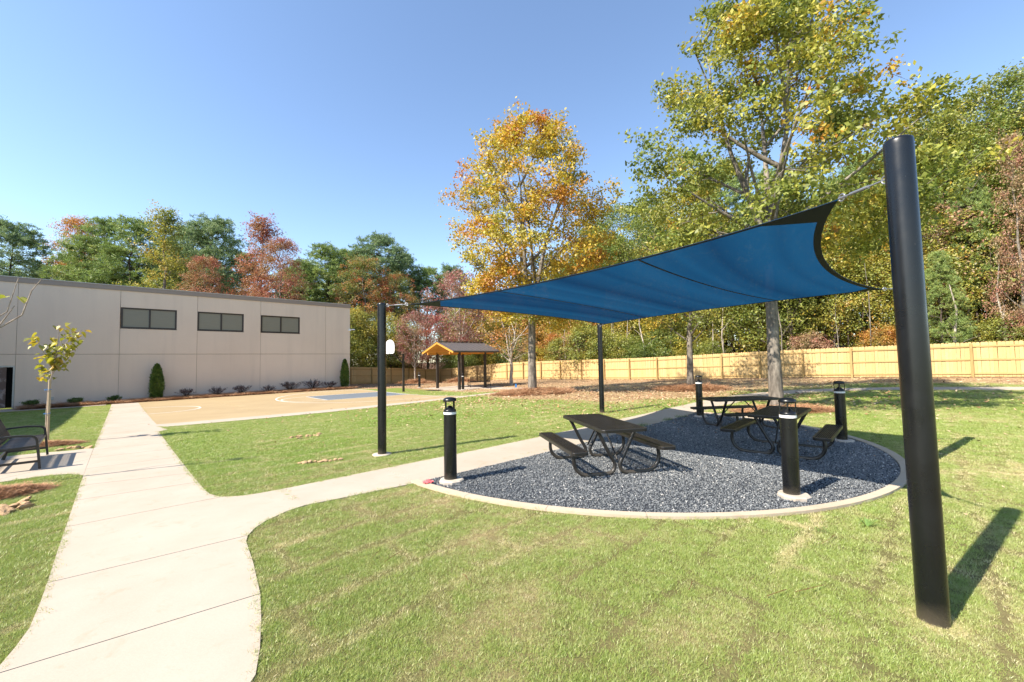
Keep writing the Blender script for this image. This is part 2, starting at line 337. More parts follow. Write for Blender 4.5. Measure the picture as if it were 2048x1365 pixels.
k = NT('slate_chip'); r = k.n('ObjectInfo').outputs['Random']; nz = k.noise(3, 3, .6, k.pos())
t_ = k.attr('tone', 'INSTANCER')
c = k.ramp(t_, [(0, (.075, .083, .09)), (.4, (.145, .158, .168)), (.75, (.23, .24, .245)), (.93, (.34, .345, .34)), (1, (.55, .53, .49))])
k.bsdf(c, .55, .45); M['chip'] = k.m
k = NT('slate_bed'); n = k.noise(70, 4, .7, k.pos()); k.bsdf(k.mix(n, (.02, .023, .03), (.08, .09, .105)), .9, .2, bump=n, bstr=1, bdist=.02); M['chipbed'] = k.m
k = NT('fallen_leaf'); t_ = k.attr('tone'); c = k.ramp(t_, [(0, (.14, .07, .035)), (.35, (.32, .18, .09)), (.7, (.50, .33, .20)), (.92, (.58, .43, .29)), (1, (.42, .12, .05))]); k.bsdf(c, .7, .3); M['fallen'] = k.m
k = NT('tan_rock'); n = k.noise(8, 5, .7, k.obj()); k.bsdf(k.mix(n, (.52, .35, .2), (.36, .23, .13)), .9, .2, bump=n, bstr=.6, bdist=.02); M['rock'] = k.m
k = NT('weed_blade'); n = k.noise(8, 3, .7, k.obj()); k.bsdf(k.mix(n, (.08, .15, .03), (.15, .23, .06)), .5, .3); M['weed'] = k.m
M['barebark'] = mat_bark('sapling_bark', (.2, .15, .12), (.42, .35, .29), 30)

# ---------------------------------------------------------------- paving outlines
WALK = [(-24.05,24.7),(-16,16.2),(-11.3,11.25),(-7.37,7.11),(-6.79,6.5),(-5.45,5.1),(-4.65,4.26),(-4.1,3.69),(-3.74,3.31),(-3.46,3.0),(-3.32,2.8),(-3.22,2.64),(-3.1,2.2),(-3.02,1.2),(-3,-1),
 (-1.5,-1),(-1.5,1.6),(-1.51,2.1),(-1.56,2.53),(-1.67,2.75),(-1.85,3.06),(-2.06,3.39),(-2.46,3.93),(-2.81,4.37),(-2.89,4.52),(-2.94,4.72),(-2.94,4.94),(-2.86,5.24),(-2.74,5.44),
 (-3.45,6.14),(-3.7,5.95),(-3.88,5.87),(-4.05,5.84),(-4.18,5.87),(-4.36,5.97),(-4.56,6.14),(-5.7,7.28),(-7.7,9.33),(-10.6,12.36),(-11.0,12.95),(-11.05,13.35),(-11.55,14.35),(-11.98,13.93),(-22.95,25.25)]
WALK[-5:-2] = [(-10.6,12.36),(-10.75,12.85)]
PATHC = [(-3.1,5.79),(-2.6,6.24)]
PATH_UP = [(-3.45,6.14),(-2.28,7.23),(-.71,8.69),(.45,9.83),(3.36,12.79),(6.08,15.35),(8.0,17.1),(9.9,18.6),(11.8,19.7),(13.9,20.25),(16,20.1),(18.2,19.3),(21.5,17.2),(26,13.0),(32,6.5)]
PATH_LO = [(-2.74,5.44),(-1.50,6.36),(.11,7.79),(1.58,9.2),(3.85,11.55),(6.0,13.65),(7.1,14.7),(8.8,16.15),(10.6,17.5),(12.2,18.45),(13.9,19.0),(15.7,18.95),(17.6,18.2),(20.6,16.2),(25.1,12.1),(31.1,5.6)]
PATH = PATH_UP + PATH_LO[::-1]
PATH[len(PATH_UP)+len(PATH_LO)-1:] = [(-1.50,6.36),(-1.62,6.33),(-1.87,6.14),(-2.12,5.98),(-2.3,5.83),(-2.43,5.68),(-2.74,5.44)] if False else PATH[len(PATH_UP)+len(PATH_LO)-1:]
STRIP = [uv(.0,-.10), uv(.25,-.62), uv(18.2,-.62), uv(20.2,-.2), uv(20.9,1.5), uv(21.4,6.6), uv(19.8,6.6), uv(19.0,2.2), uv(18.0,.9), uv(16.5,.58), uv(0,.58)]
COURT = [uv(0.01,.59), uv(13.6,.59), uv(13.6,15.9), uv(.01,15.9)]
PAVPAD = [uv(17.4,6.6), uv(22.2,6.6), uv(22.2,11.4), uv(17.4,11.4)]
BENCHPAD = [(-7.43,7.17),(-7.72,7.24),(-8.02,7.14),(-8.3,6.85),(-9.6,5.4),(-12.0,7.2),(-11.4,8.4),(-10.5,9.2),(-10.1,9.40),(-9.90,9.66),(-9.76,9.62)]
WALLSTRIP = [uv(-19.3,15.95), uv(-.45,15.95), uv(-.45,16.75), uv(-7.5,16.75), uv(-7.6,17.75), uv(-9.5,17.75)] if False else [uv(-9.9,15.3), uv(-1.29,15.3), uv(-1.29,15.95), uv(-4.3,15.95), uv(-4.8,17.6), uv(-9.9,17.6)]
PCX, PCY, PCR = 2.25, 10.15, 5.27
dux, duy = .735, .678                                   # direction of the path past the gravel
def pad_poly(rad):
    # half disc on the lower right side of the path edge
    a0 = math.atan2(-duy, -dux)-.03; n = 40
    pts = [(PCX+rad*math.cos(a0+.02+(PI+.0)*i/n), PCY+rad*math.sin(a0+.02+(PI+.0)*i/n)) for i in range(n+1)]
    return pts
PAD = pad_poly(PCR) + [(5.9,13.52),(3.85,11.54),(1.58,9.19),(.11,7.78)]
ALLPAVE = [WALK, PATH, STRIP, COURT, PAVPAD, BENCHPAD, WALLSTRIP]

def drape(name, poly, top, depth, mat, parent=None, cell=1.0, cuts=(), kind=None):
    bm = bmesh.new(); vs = [bm.verts.new((x, y, 0)) for x, y in poly]
    try: bm.faces.new(vs)
    except ValueError: return None
    for (px, py, nx, ny) in cuts:
        geom = bm.verts[:]+bm.edges[:]+bm.faces[:]
        bmesh.ops.bisect_plane(bm, geom=geom, plane_co=(px, py, 0), plane_no=(nx, ny, 0), clear_outer=True)
    if not bm.faces: bm.free(); return None
    xs = [v.co.x for v in bm.verts]; ys = [v.co.y for v in bm.verts]
    if cell:
        for x in np.arange(math.ceil(min(xs)/cell)*cell, max(xs), cell):
            bmesh.ops.bisect_plane(bm, geom=bm.verts[:]+bm.edges[:]+bm.faces[:], plane_co=(x, 0, 0), plane_no=(1, 0, 0))
        for y in np.arange(math.ceil(min(ys)/cell)*cell, max(ys), cell):
            bmesh.ops.bisect_plane(bm, geom=bm.verts[:]+bm.edges[:]+bm.faces[:], plane_co=(0, y, 0), plane_no=(0, 1, 0))
    bmesh.ops.triangulate(bm, faces=[f for f in bm.faces if len(f.verts) > 4])
    for f in bm.faces:
        if f.normal.z < 0: f.normal_flip()
    Z = gz(np.array([v.co.x for v in bm.verts]), np.array([v.co.y for v in bm.verts]))
    for v, z in zip(bm.verts, Z): v.co.z = z+top
    if depth:
        be = [e for e in bm.edges if e.is_boundary]
        r = bmesh.ops.extrude_edge_only(bm, edges=be); nv = [e for e in r['geom'] if isinstance(e, bmesh.types.BMVert)]
        for v in nv: v.co.z -= depth
        bmesh.ops.recalc_face_normals(bm, faces=bm.faces)
    bm.normal_update(); me = bpy.data.meshes.new(name); bm.to_mesh(me); bm.free(); me.materials.append(mat)
    o = link(name, me, parent)
    if kind: o['kind'] = kind
    return o
def slabs(parent, poly, joints, top=.014, gap=.005, mat=None, cell=1.0):
    """joints: ordered list of (a, b) lines; pieces between consecutive joints become slabs."""
    lines = []
    for (ax, ay), (bx, by) in joints:
        dx, dy = bx-ax, by-ay; L = math.hypot(dx, dy); lines.append((ax, ay, -dy/L, dx/L))      # normal points onward
    for i in range(len(lines)+1):
        cuts = []
        if i > 0: x, y, nx, ny = lines[i-1]; cuts.append((x+nx*gap, y+ny*gap, -nx, -ny))
        if i < len(lines): x, y, nx, ny = lines[i]; cuts.append((x-nx*gap, y-ny*gap, nx, ny))
        drape('slab', poly, top, .05, mat or M['walk'], parent, cell, cuts)

# ---------------------------------------------------------------- ground
xs = np.unique(np.concatenate([np.linspace(-400, -60, 12), np.linspace(-60, -26, 18), np.arange(-26, 26, .4), np.linspace(26, 70, 23), np.linspace(70, 400, 12)]))
ys = np.unique(np.concatenate([np.linspace(-150, -8, 8), np.arange(-8, 0, 1.), np.arange(0, 40, .4), np.linspace(40, 80, 41), np.linspace(80, 500, 16)]))
GX, GY = np.meshgrid(xs, ys); GZ = gz(GX, GY)
nx_, ny_ = len(xs), len(ys); V = np.stack([GX, GY, GZ], -1).reshape(-1, 3)
I = (np.arange(ny_-1)[:, None]*nx_ + np.arange(nx_-1)[None]).ravel(); Fc = np.stack([I, I+1, I+nx_+1, I+nx_], 1)
me = bpy.data.meshes.new('ground'); me.from_pydata(V.tolist(), [], Fc.tolist()); me.materials.append(M['ground'])
BX = [-40,-13.3,-6,-3.0,-1.2,-.2,1.4,4,6,9.75,13.7,18.5,21.8,26,40]; BY = [60,35.2,28.5,24.0,21.5,19.9,18.2,16.9,17.2,18.8,21.3,21.3,18.8,15.0,3]
def brown_f(x, y):
    yb = np.interp(x, BX, BY); d = y-yb + (vnoise(x, y, .45, 3)-.5)*2.4 + (vnoise(x, y, 1.7, 4)-.5)*1.2
    z = np.clip(d/1.2+.5, 0, 1)
    u, v = touv(x, y)
    z = np.where((u > 13.6) & (u < 17.2) & (v < 14) & (v > -.6), np.clip((u-16.2)*1.2, 0, 1)*(v > 2), z)     # turf strip beyond the court
    return z
def fence_side(x, y):        # >0 beyond the fence
    a = (x-7.6)*.69+(y-37.5)*.723; b = (x+9.45)*(-.79)+(y-53.8)*.61
    return np.maximum(a, b)
def seam_f(x, y):            # sod strips run along u; returns closeness to a seam (1 on it) 
    u, v = touv(x, y); v = v+(vnoise(x, y, .8, 9)-.5)*.16
    w = .62; row = np.floor(v/w); fv = np.abs(v/w-np.round(v/w))*w
    uu = u + row*.83; fu = np.abs(uu/1.9-np.round(uu/1.9))*1.9
    return np.minimum(fv, fu)
def straw_f(x, y):
    n = .35*vnoise(x, y, .55, 21)+.35*vnoise(x, y, 2.1, 22)+.3*vnoise(x, y, 7, 23)
    side = np.clip((x-.2*y)/6, -.2, 1)                       # drier to the right of the camera
    near = np.clip(1-np.hypot(x-1.5, y-2)/9, 0, 1)
    s = n + .12*side + .10*near
    return np.clip((s-.54)*2.6, 0, 1)
zf = brown_f(GX, GY).ravel(); wf = np.clip(fence_side(GX, GY)*2+.5, 0, 1).ravel()
for nm, arr in (('zone', zf), ('wood', wf), ('straw', straw_f(GX, GY).ravel()*.7), ('near', np.clip(1.6-np.hypot(GX, GY)/9, 0, 1).ravel())):
    a = me.attributes.new(nm, 'FLOAT', 'POINT'); a.data.foreach_set('value', arr.astype(np.float32))
me.polygons.foreach_set('use_smooth', [True]*len(me.polygons)); me.update()
tag(link('ground', me), kind='structure')

# main walk
walk = struct('walkway')
J = [[(-3.14,2.58),(-2.06,3.39)],[(-4.02,3.62),(-2.89,4.52)],[(-5.19,4.85),(-4.12,5.82)],[(-6.09,5.79),(-5.0,6.6)],[(-6.79,6.5),(-5.58,7.16)]]
for q in J: q.sort(key=lambda t: t[0])
J = [(a, b) for a, b in J]
px0, py0 = -7.78, 7.6
for i in range(17):
    ax, ay = px0+VX*1.22*i*1.05, py0+VY*1.22*i*1.05
    J.append(((ax-UX*1, ay-UY*1), (ax+UX*3, ay+UY*3)))
slabs(walk, WALK, J)
path = struct('footpath')
J = []
for i, (ux_, lx_) in enumerate([((-2.28,7.23),(-1.48,6.37)), ((-.55,8.85),(.3,7.97)), ((1.2,10.6),(2.05,9.7)), ((2.95,12.4),(3.8,11.5)), ((4.75,14.1),(5.6,13.25)), ((6.45,15.7),(7.3,14.85)),
        ((8.35,17.4),(9.2,16.45)), ((10.3,18.85),(11.1,17.8)), ((12.4,20.0),(12.9,18.6)), ((15.0,20.3),(14.9,18.9)), ((17.4,19.7),(16.7,18.6)), ((19.4,18.6),(18.7,17.6)), ((21.5,17.2),(20.6,16.2))]):
    J.append((ux_, lx_))
slabs(path, PATH, J, cell=.8)
ap = struct('court_apron')
slabs(ap, STRIP, [(uv(x, .7), uv(x, -.7)) for x in (1.5, 3.7, 5.9, 8.1, 10.3, 12.5, 14.7, 16.9)])
pp = struct('pavilion_pad'); 
for a in range(2):
    for b in range(2):
        drape('slab', [uv(17.4+2.4*a+.005, 6.62+2.4*b+.005), uv(19.8+2.4*a-.005, 6.62+2.4*b+.005), uv(19.8+2.4*a-.005, 9.02+2.4*b-.005), uv(17.4+2.4*a+.005, 9.02+2.4*b-.005)], .016, .05, M['walk'], pp)
bp = struct('bench_pad'); slabs(bp, BENCHPAD, [((-9.4,5.6),(-8.5,8.6))] if False else [((-8.6,5.2),(-8.62,9.6))], mat=M['walk'])
drape('wall_walk', WALLSTRIP, .013, .05, M['walk'], None, 1, kind='structure')
# flare where the path meets the walk on its near side
drape('path_flare', [(-2.745,5.43),(-1.50,6.35),(-1.62,6.33),(-1.87,6.14),(-2.12,5.98),(-2.3,5.83),(-2.43,5.68)], .0135, .05, M['walk'], path, 0)

# court with joints, lines and grey key
court = struct('basketball_court')
cj = [0, 3.6, 7.35, 10.5, 13.6]
for i in range(4):
    for (v0, v1) in ((.595, 6.3), (6.3, 15.9)):
        drape('court_panel', [uv(cj[i]+.012, v0+.004), uv(cj[i+1]-.012, v0+.004), uv(cj[i+1]-.012, v1-.004), uv(cj[i]+.012, v1-.004)], .012, .05, M['court'], court)
def ribbon(name, pts, w, top, mat, parent):
    L = []; Rr = []
    for i, (x, y) in enumerate(pts):
        x0, y0 = pts[max(i-1, 0)]; x1, y1 = pts[min(i+1, len(pts)-1)]; dx, dy = x1-x0, y1-y0; d = math.hypot(dx, dy) or 1
        L.append((x-dy/d*w/2, y+dx/d*w/2)); Rr.append((x+dy/d*w/2, y-dx/d*w/2))
    b = MB(); n = len(pts)
    b.add([(x, y, g(x, y)+top) for x, y in L+Rr], [(n+i, n+i+1, i+1, i) for i in range(n-1)])
    return b.build(name, mat, parent)
def seg(a, b, n=12): return [(a[0]+(b[0]-a[0])*i/n, a[1]+(b[1]-a[1])*i/n) for i in range(n+1)]
def dense(pts): 
    o = []
    for a, b in zip(pts[:-1], pts[1:]): o += seg(a, b, max(1, int(math.dist(a, b)/.4)))[:-1]
    return o+[pts[-1]]
HV = 8.75
ribbon('centre_circle', [uv(2.2*math.cos(t)+.02, 8.4+2.2*math.sin(t)) for t in np.linspace(-PI/2, PI/2, 30)], .075, .018, M['line'], court)
tp = [uv(13.5, HV-5.9)] + [uv(11.7-5.65*math.sin(t), HV-5.9*math.cos(t)) for t in np.linspace(0, PI, 40)] + [uv(13.5, HV+5.9)]
ribbon('three_point_line', dense(tp), .075, .018, M['line'], court)
ribbon('free_throw_circle', [uv(8.05-1.85*math.cos(t), HV+1.9*math.sin(t)) for t in np.linspace(-PI/2, PI/2, 24)], .065, .018, M['line'], court)
kq = [uv(8.1, HV-1.9), uv(13.45, HV-1.9), uv(13.45, HV+1.9), uv(8.1, HV+1.9)]
drape('key_area', kq, .0165, 0, M['courtgrey'], court, .8)
ribbon('key_line', dense(kq+[kq[0]]), .07, .021, M['line'], court)
ribbon('base_line', dense([uv(13.5, 1.2), uv(13.5, 15.5)]), .07, .018, M['line'], court)

# gravel half disc
drape('gravel_pad', PAD, .008, 0, M['chipbed'], None, .8, kind='structure')
ed = struct('concrete_edging')
n_e = 14; a0 = math.atan2(-duy, -dux)+.03
for i in range(n_e):
    t0 = a0+(PI-.06)*i/n_e+.0006; t1 = a0+(PI-.06)*(i+1)/n_e-.0006; K = 5
    ri = PCR-.01; wid = [.115+.05*max(0, math.sin((a0+PI*(i+j/K)/n_e)+.9)) for j in range(K+1)]
    ts = [t0+(t1-t0)*j/K for j in range(K+1)]
    inn = [(PCX+ri*math.cos(t), PCY+ri*math.sin(t)) for t in ts]; outr = [(PCX+(ri+w)*math.cos(t), PCY+(ri+w)*math.sin(t)) for t, w in zip(ts, wid)]
    b = MB(); h = .035
    tops = [(x, y, g(x, y)+h) for x, y in inn+outr]; bots = [(x, y, g(x, y)-.05) for x, y in inn+outr]; q = K+1
    b.add(tops+bots, [(q+j, q+j+1, j+1, j) for j in range(K)]+[(j, j+1, 2*q+j+1, 2*q+j) for j in range(K)]+[(q+j+1, q+j, 3*q+j, 3*q+j+1) for j in range(K)]+[(0, 2*q, 3*q, q), (q-1, 2*q-1, 4*q-1, 3*q-1)])
    b.build('edging_piece', M['edging'], ed)
PAD_OUT = [(PCX+(PCR+.17)*math.cos(a0+PI*i/30), PCY+(PCR+.17)*math.sin(a0+PI*i/30)) for i in range(31)]

# ---------------------------------------------------------------- building
BL = (-14.4, 36.4); BZ = -.32
bld = thing('school_building', 'long beige flat-roofed building with three high windows behind the basketball court', 'building', (BL[0], BL[1], BZ), AU)
# local: x along u (0 at right corner, negative left), y towards the back (v), z from base; front at y=0
def wp(x0, x1, z0, z1):
    b = MB(); b.box(x0+.009, x1-.009, 0, .2, z0, z1); return b.build('wall_panel', M['wall'], bld)
zj = 3.02; zt = 7.1
colsx = [-26.0, -19.01, -14.8, -10.86, -6.96, -2.11, 0]
wins = [(-14.78, -11.99), (-10.86+.0, -8.07), (-6.94, -4.15)]
wz0, wz1 = 4.69, 6.03
for i in range(6):
    x0, x1 = colsx[i], colsx[i+1]
    if i == 0:
        wp(x0, -20.2, -.5, zj-.012); b = MB(); b.box(-20.2, -19.018, 0, .2, 2.38, zj-.012); b.build('wall_panel', M['wall'], bld)
    else: wp(x0, x1, -.5, zj-.012)
    w = [q for q in wins if q[0] >= x0-.1 and q[1] <= x1+.1]
    if w:
        a, c_ = w[0]; a = max(a, x0+.008)
        b = MB(); b.box(x0+.009, x1-.009, 0, .2, zj+.012, wz0); b.box(x0+.009, x1-.009, 0, .2, wz1, zt)
        if a > x0+.03: b.box(x0+.008, a, 0, .2, wz0, wz1)
        b.box(c_, x1-.008, 0, .2, wz0, wz1); b.build('wall_panel', M['wall'], bld)
    else: wp(x0, x1, zj+.012, zt)
b = MB(); b.box(-26, 0, .19, .2, -.5, zt)
for x in colsx[1:-1]: b.box(x-.012, x+.012, .012, .19, -.3, zt)
b.box(-26, -.01, .012, .19, zj-.012, zj+.012); 
b = MB()
for x in colsx[1:-1]: b.box(x-.0089, x+.0089, .016, .19, -.3, zj-.009); b.box(x-.0089, x+.0089, .016, .19, zj+.009, 4.6 if any(abs(x-q[0]) < .1 for q in wins) else zt)
b.box(-26, -.01, .014, .19, zj-.0089, zj+.0089); b.build('joint', M['joint'], bld)
for i, (a, c_) in enumerate(wins):
    a += .01; wn = link('window', None, bld) if False else None
    f = MB(); t = .095; y0, y1 = .045, .12
    f.box(a, c_, y0, y1, wz0, wz0+t); f.box(a, c_, y0, y1, wz1-t, wz1); f.box(a, a+t, y0, y1, wz0+t, wz1-t); f.box(c_-t, c_, y0, y1, wz0+t, wz1-t)
    mid = (a+c_)/2; f.box(mid-t/2, mid+t/2, y0, y1, wz0+t, wz1-t)
    fo = f.build('window', M['bronzeframe'], bld)
    for (p0, p1) in ((a+t, mid-t/2), (mid+t/2, c_-t)):
        q = MB(); q.box(p0, p1, y0+.04, y0+.05, wz0+t, wz1-t); q.build('pane', M['pane'], fo)
    s = MB(); s.box(a-.02, c_+.02, -.012, y0, wz0-.03, wz0-.002); s.build('sill', M['bronzeframe'], fo)
b = MB(); b.box(-26, .03, -.05, .25, zt+.002, zt+.27); b.build('coping', M['coping'], bld)
b = MB(); b.box(-26, .05, -.075, .27, zt+.272, zt+.32); b.build('coping_cap', M['copingcap'], bld)
b = MB(); b.box(-25.9, 0, .27, 14, zt-.3, zt-.1); b.build('roof', M['coping'], bld)
b = MB(); b.box(-.2, 0, .21, 14, -.5, zt); b.box(-26, -.2, 13.8, 14, -.5, zt); b.build('wall', M['wall'], bld)
# door at left, standing ajar beside a dark gap
df = MB(); df.box(-20.2, -20.1, .03, .15, 0, 2.38); df.box(-19.09, -19.02, .03, .15, 0, 2.38); df.box(-20.1, -19.09, .03, .15, 2.3, 2.38)
dfo = df.build('door_frame', M['steel'], bld)
b = MB(); b.box(-20.1, -19.33, .06, .11, .02, 2.3); do = b.build('door', M['door'], bld)
b = MB(); b.tube([(-19.42, .06, 1.0), (-19.42, .01, 1.0), (-19.52, .01, 1.0)], .012, 6); b.build('handle', M['steel'], do)
b = MB(); b.box(-20.1, -19.09, .5, .52, 0, 2.3); b.build('doorway_interior', M['dark'], bld)
b = MB(); b.box(-17.64, -17.52, -.09, 0, .35, .52); tag(b.build('utility_box', M['steel'], None, (BL[0], BL[1], BZ), AU), 'small grey utility box low on the beige wall left of the walkway', 'utility box')
# security camera on the right corner
sc_ = thing('security_camera', 'white security camera sticking out from the right corner of the beige building', 'camera', (BL[0], BL[1], BZ+5.15), AU)
b = MB(); b.box(-.16, .02, -.12, -.001, -.09, .09); b.build('housing', M['white'], sc_)
b = MB(); b.tube([(-.02, -.06, .0), (.12, -.1, .02)], .03, 8); b.build('bracket', M['white'], sc_)
b = MB(); b.tube([(.10, -.1, .035), (.36, -.2, .03)], .05, 10); b.build('camera_body', M['white'], sc_)
# wing of the same building beyond the left edge of the picture, it throws the shade on the lawn
wg = thing('side_wing', 'beige wing of the building out of sight on the left', 'building', (0, 0, 0))
p = [uv(-9.9, -8.6), uv(-9.9, 17.75), uv(-22, 17.75), uv(-22, -8.6)]
b = MB(); b.prism(p, BZ-.5, BZ+7.1); b.build('wall', M['wall'], wg)
b = MB(); b.prism([uv(-9.85, -8.65), uv(-9.85, 17.7), uv(-22, 17.7), uv(-22, -8.65)], BZ+7.1, BZ+7.4); b.build('roof', M['coping'], wg)

# ---------------------------------------------------------------- fence
fence = thing('wooden_fence', 'new tan timber fence of upright pickets running behind the trees and pavilion', 'fence')
FA, FB, FC2 = (-9.45, 53.8), (31.3, 14.9), (-18.8, 41.7)
pk = MB(); w_ = .137; pk.add([(-w_/2, 0, .03), (w_/2, 0, .03), (w_/2, 0, 1.80), (w_/2-.03, 0, 1.84), (-w_/2+.03, 0, 1.84), (-w_/2, 0, 1.80),
    (-w_/2, .017, .03), (w_/2, .017, .03), (w_/2, .017, 1.80), (w_/2-.03, .017, 1.84), (-w_/2+.03, .017, 1.84), (-w_/2, .017, 1.80)],
    [(0, 1, 2, 3, 4, 5), (11, 10, 9, 8, 7, 6)]+[(i, (i+6), ((i+1) % 6)+6, (i+1) % 6) for i in range(6)])
pkme = pk.mesh('picket', M['picket'])
ptb = MB(); ptb.box(-.05, .05, -.135, -.045, -.2, 1.78); ptme = ptb.mesh('post', M['post'])
cand = []
def fence_run(a, b, nb):
    dx, dy = b[0]-a[0], b[1]-a[1]; L = math.hypot(dx, dy); ang = math.atan2(dy, dx); ux, uy = dx/L, dy/L
    # pickets' front faces the lawn: local -y must point to the camera side
    nrm = (-uy, ux); flip = (nrm[0]*(0-a[0])+nrm[1]*(0-a[1])) > 0
    if flip: a, b = b, a; ux, uy = -ux, -uy; ang += PI
    bay = L/nb
    for i in range(nb+1):
        x, y = a[0]+ux*bay*i, a[1]+uy*bay*i
        link('post', ptme, fence, (x, y, g(x, y)), ang)
        if i < nb:
            x2, y2 = a[0]+ux*bay*(i+1), a[1]+uy*bay*(i+1); z1, z2 = g(x, y), g(x2, y2); nx, ny = uy, -ux
            for h in (.2, .93, 1.62):
                r = MB(); o = .0225; wob = random.uniform(-.008, .008)
                r.bar((x+nx*o, y+ny*o, z1+h+wob), (x2+nx*o, y2+ny*o, z2+h-wob), .04, .085); r.build('rail', M['rail'], fence)
    n = int(L/.143)
    for i in range(n):
        s = (i+.5)*L/n; x, y = a[0]+ux*s, a[1]+uy*s; s2 = .05
        sl_ = (g(x+ux*s2, y+uy*s2)-g(x-ux*s2, y-uy*s2))/(2*s2)
        cand.append((math.hypot(x, y) + (50 if x/max(y, .1) > 1.32 else 0), x, y, ang))
fence_run(FA, FB, 23); fence_run(FC2, FA, 6)
cand.sort(); rest = MB()
for i, (d, x, y, ang) in enumerate(cand):
    z = g(x, y)+random.uniform(-.012, .012)
    if i < 298:
        o = link('picket', pkme, fence, (x, y, z)); o.rotation_euler = (random.gauss(0, .004), random.gauss(0, .004), ang+random.gauss(0, .012))
    else:
        c_, s_ = math.cos(ang), math.sin(ang); rest.add([(x+c_*a-s_*b, y+s_*a+c_*b, z+h) for a, b, h in pk.v], pk.f)
ro = rest.build('pickets', M['picket'], fence); ro['kind'] = 'stuff'

# ---------------------------------------------------------------- shade sail and poles
def pole(x, y, h, label, r=.085, lean=(0, 0)):
    z = g(x, y); t = thing('shade_pole', label, 'pole', (x, y, z), 0, 'poles holding the shade sail')
    b = MB(); n = 40
    b.tube([(lean[0]*s, lean[1]*s, -.15+(h-.0+.15)*s) for s in (0, .33, .66, .985)], r, n, False); b.build('shaft', M['black'], t)
    cx, cy = lean[0]*.985, lean[1]*.985; zt_ = -.15+(h+.15)*.985
    b = MB(); b.lathe([(r*1.001, zt_-.004), (r*1.001, zt_+.02), (r*.96, zt_+.035), (r*.8, zt_+.046), (0.002, zt_+.05)], n, (cx, cy, 0)); b.build('cap', M['black'], t)
    b = MB(); b.tube([(cx, cy, h-.23), (cx, cy, h-.23)], .01, 6) if False else None
    return t
pA = pole(-2.66, 8.37, 3.08, 'thin black shade pole standing in the lawn in front of the basketball hoop')
pB = pole(2.875, 2.92, 3.42, 'tall thick black pole in the foreground lawn at right', lean=(-.035, 0))
pC = pole(7.2, 7.2, 3.12, 'black shade pole hidden right behind the thick foreground pole')
pD = pole(3.04, 14.14, 3.06, 'slim black pole on the grass behind the left picnic table')
for (x, y, s) in ((-2.66, 8.37, .2),):
    b = MB(); b.lathe([(.19, 0), (.19, .02), (.1, .025)], 14, (x, y, g(x, y)+.001)); tag(b.build('pole_footing', M['footing']), 'rough pale concrete footing showing round the pole in front of the hoop', 'footing')
A = Vector((-2.13, 8.40, 3.05)); B = Vector((2.82, 3.45, 3.185)); C = Vector((6.57, 7.2, 3.0)); D = Vector((3.02, 13.45, 2.99))
cen = (A+B+C+D)/4
def edge(p, q, sag, dz=0):
    mid = (p+q)/2; inw = cen-mid; inw.z = 0; inw.normalize()
    def f(t): 
        k = 4*t*(1-t); k = k**.9
        return p.lerp(q, t) + inw*(sag*k) + Vector((0, 0, dz*k))
    return f
eAB, eDC, eAD, eBC = edge(A, B, .46, -.02), edge(D, C, .42), edge(A, D, .40), edge(B, C, .42)
def surf(s, t):      # s: A->B / D->C, t: A->D / B->C
    c0, c1, d0, d1 = eAB(s), eDC(s), eAD(t), eBC(t)
    P = c0*(1-t)+c1*t + d0*(1-s)+d1*s - (A*(1-s)*(1-t)+B*s*(1-t)+D*(1-s)*t+C*s*t)
    return P
sail = thing('shade_sail', 'blue fabric shade sail stretched between four black poles over the picnic tables', 'shade sail')
NS = 48; fb = MB()
fb.add([surf(i/NS, j/NS) for j in range(NS+1) for i in range(NS+1)], [(j*(NS+1)+i, j*(NS+1)+i+1, (j+1)*(NS+1)+i+1, (j+1)*(NS+1)+i) for j in range(NS) for i in range(NS)], True)
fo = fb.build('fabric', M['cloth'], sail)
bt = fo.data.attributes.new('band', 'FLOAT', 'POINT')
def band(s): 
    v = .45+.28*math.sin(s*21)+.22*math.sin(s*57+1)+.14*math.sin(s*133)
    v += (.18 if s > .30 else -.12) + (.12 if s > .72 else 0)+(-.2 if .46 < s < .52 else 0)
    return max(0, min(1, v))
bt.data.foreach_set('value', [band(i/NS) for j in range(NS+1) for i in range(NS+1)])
def strip3(name, f, w, off, mat, n=48, thick=.004, inward=True):
    b = MB(); vs = []
    for i in range(n+1):
        P, q = f(i/n); vs += [P+Vector((0, 0, off)), q+Vector((0, 0, off)), q+Vector((0, 0, off-thick)), P+Vector((0, 0, off-thick))]
    fs = []
    for i in range(n):
        for a in range(4): fs.append((4*i+a, 4*(i+1)+a, 4*(i+1)+(a+1) % 4, 4*i+(a+1) % 4))
    b.add(vs, fs); return b.build(name, mat, sail)
def hemf(kind):
    e = .011
    def f(t):
        t = .004+t*.992
        if kind == 'AB': return surf(t, 0), surf(t, e)
        if kind == 'DC': return surf(t, 1), surf(t, 1-e*.8)
        if kind == 'AD': return surf(0, t), surf(e, t)
        return surf(1, t), surf(1-e*1.05, t)
    return f
for kd in ('AB', 'DC', 'AD', 'BC'): strip3('hem', hemf(kd), 0, -.003, M['hem'])
for s0, s1 in ((.315, .275), (.70, .765)): strip3('seam', lambda t, s0=s0, s1=s1: (surf(s0+(s1-s0)*t, .01+t*.98), surf(s0+(s1-s0)*t+.0045, .01+t*.98)), 0, -.003, M['hem'])
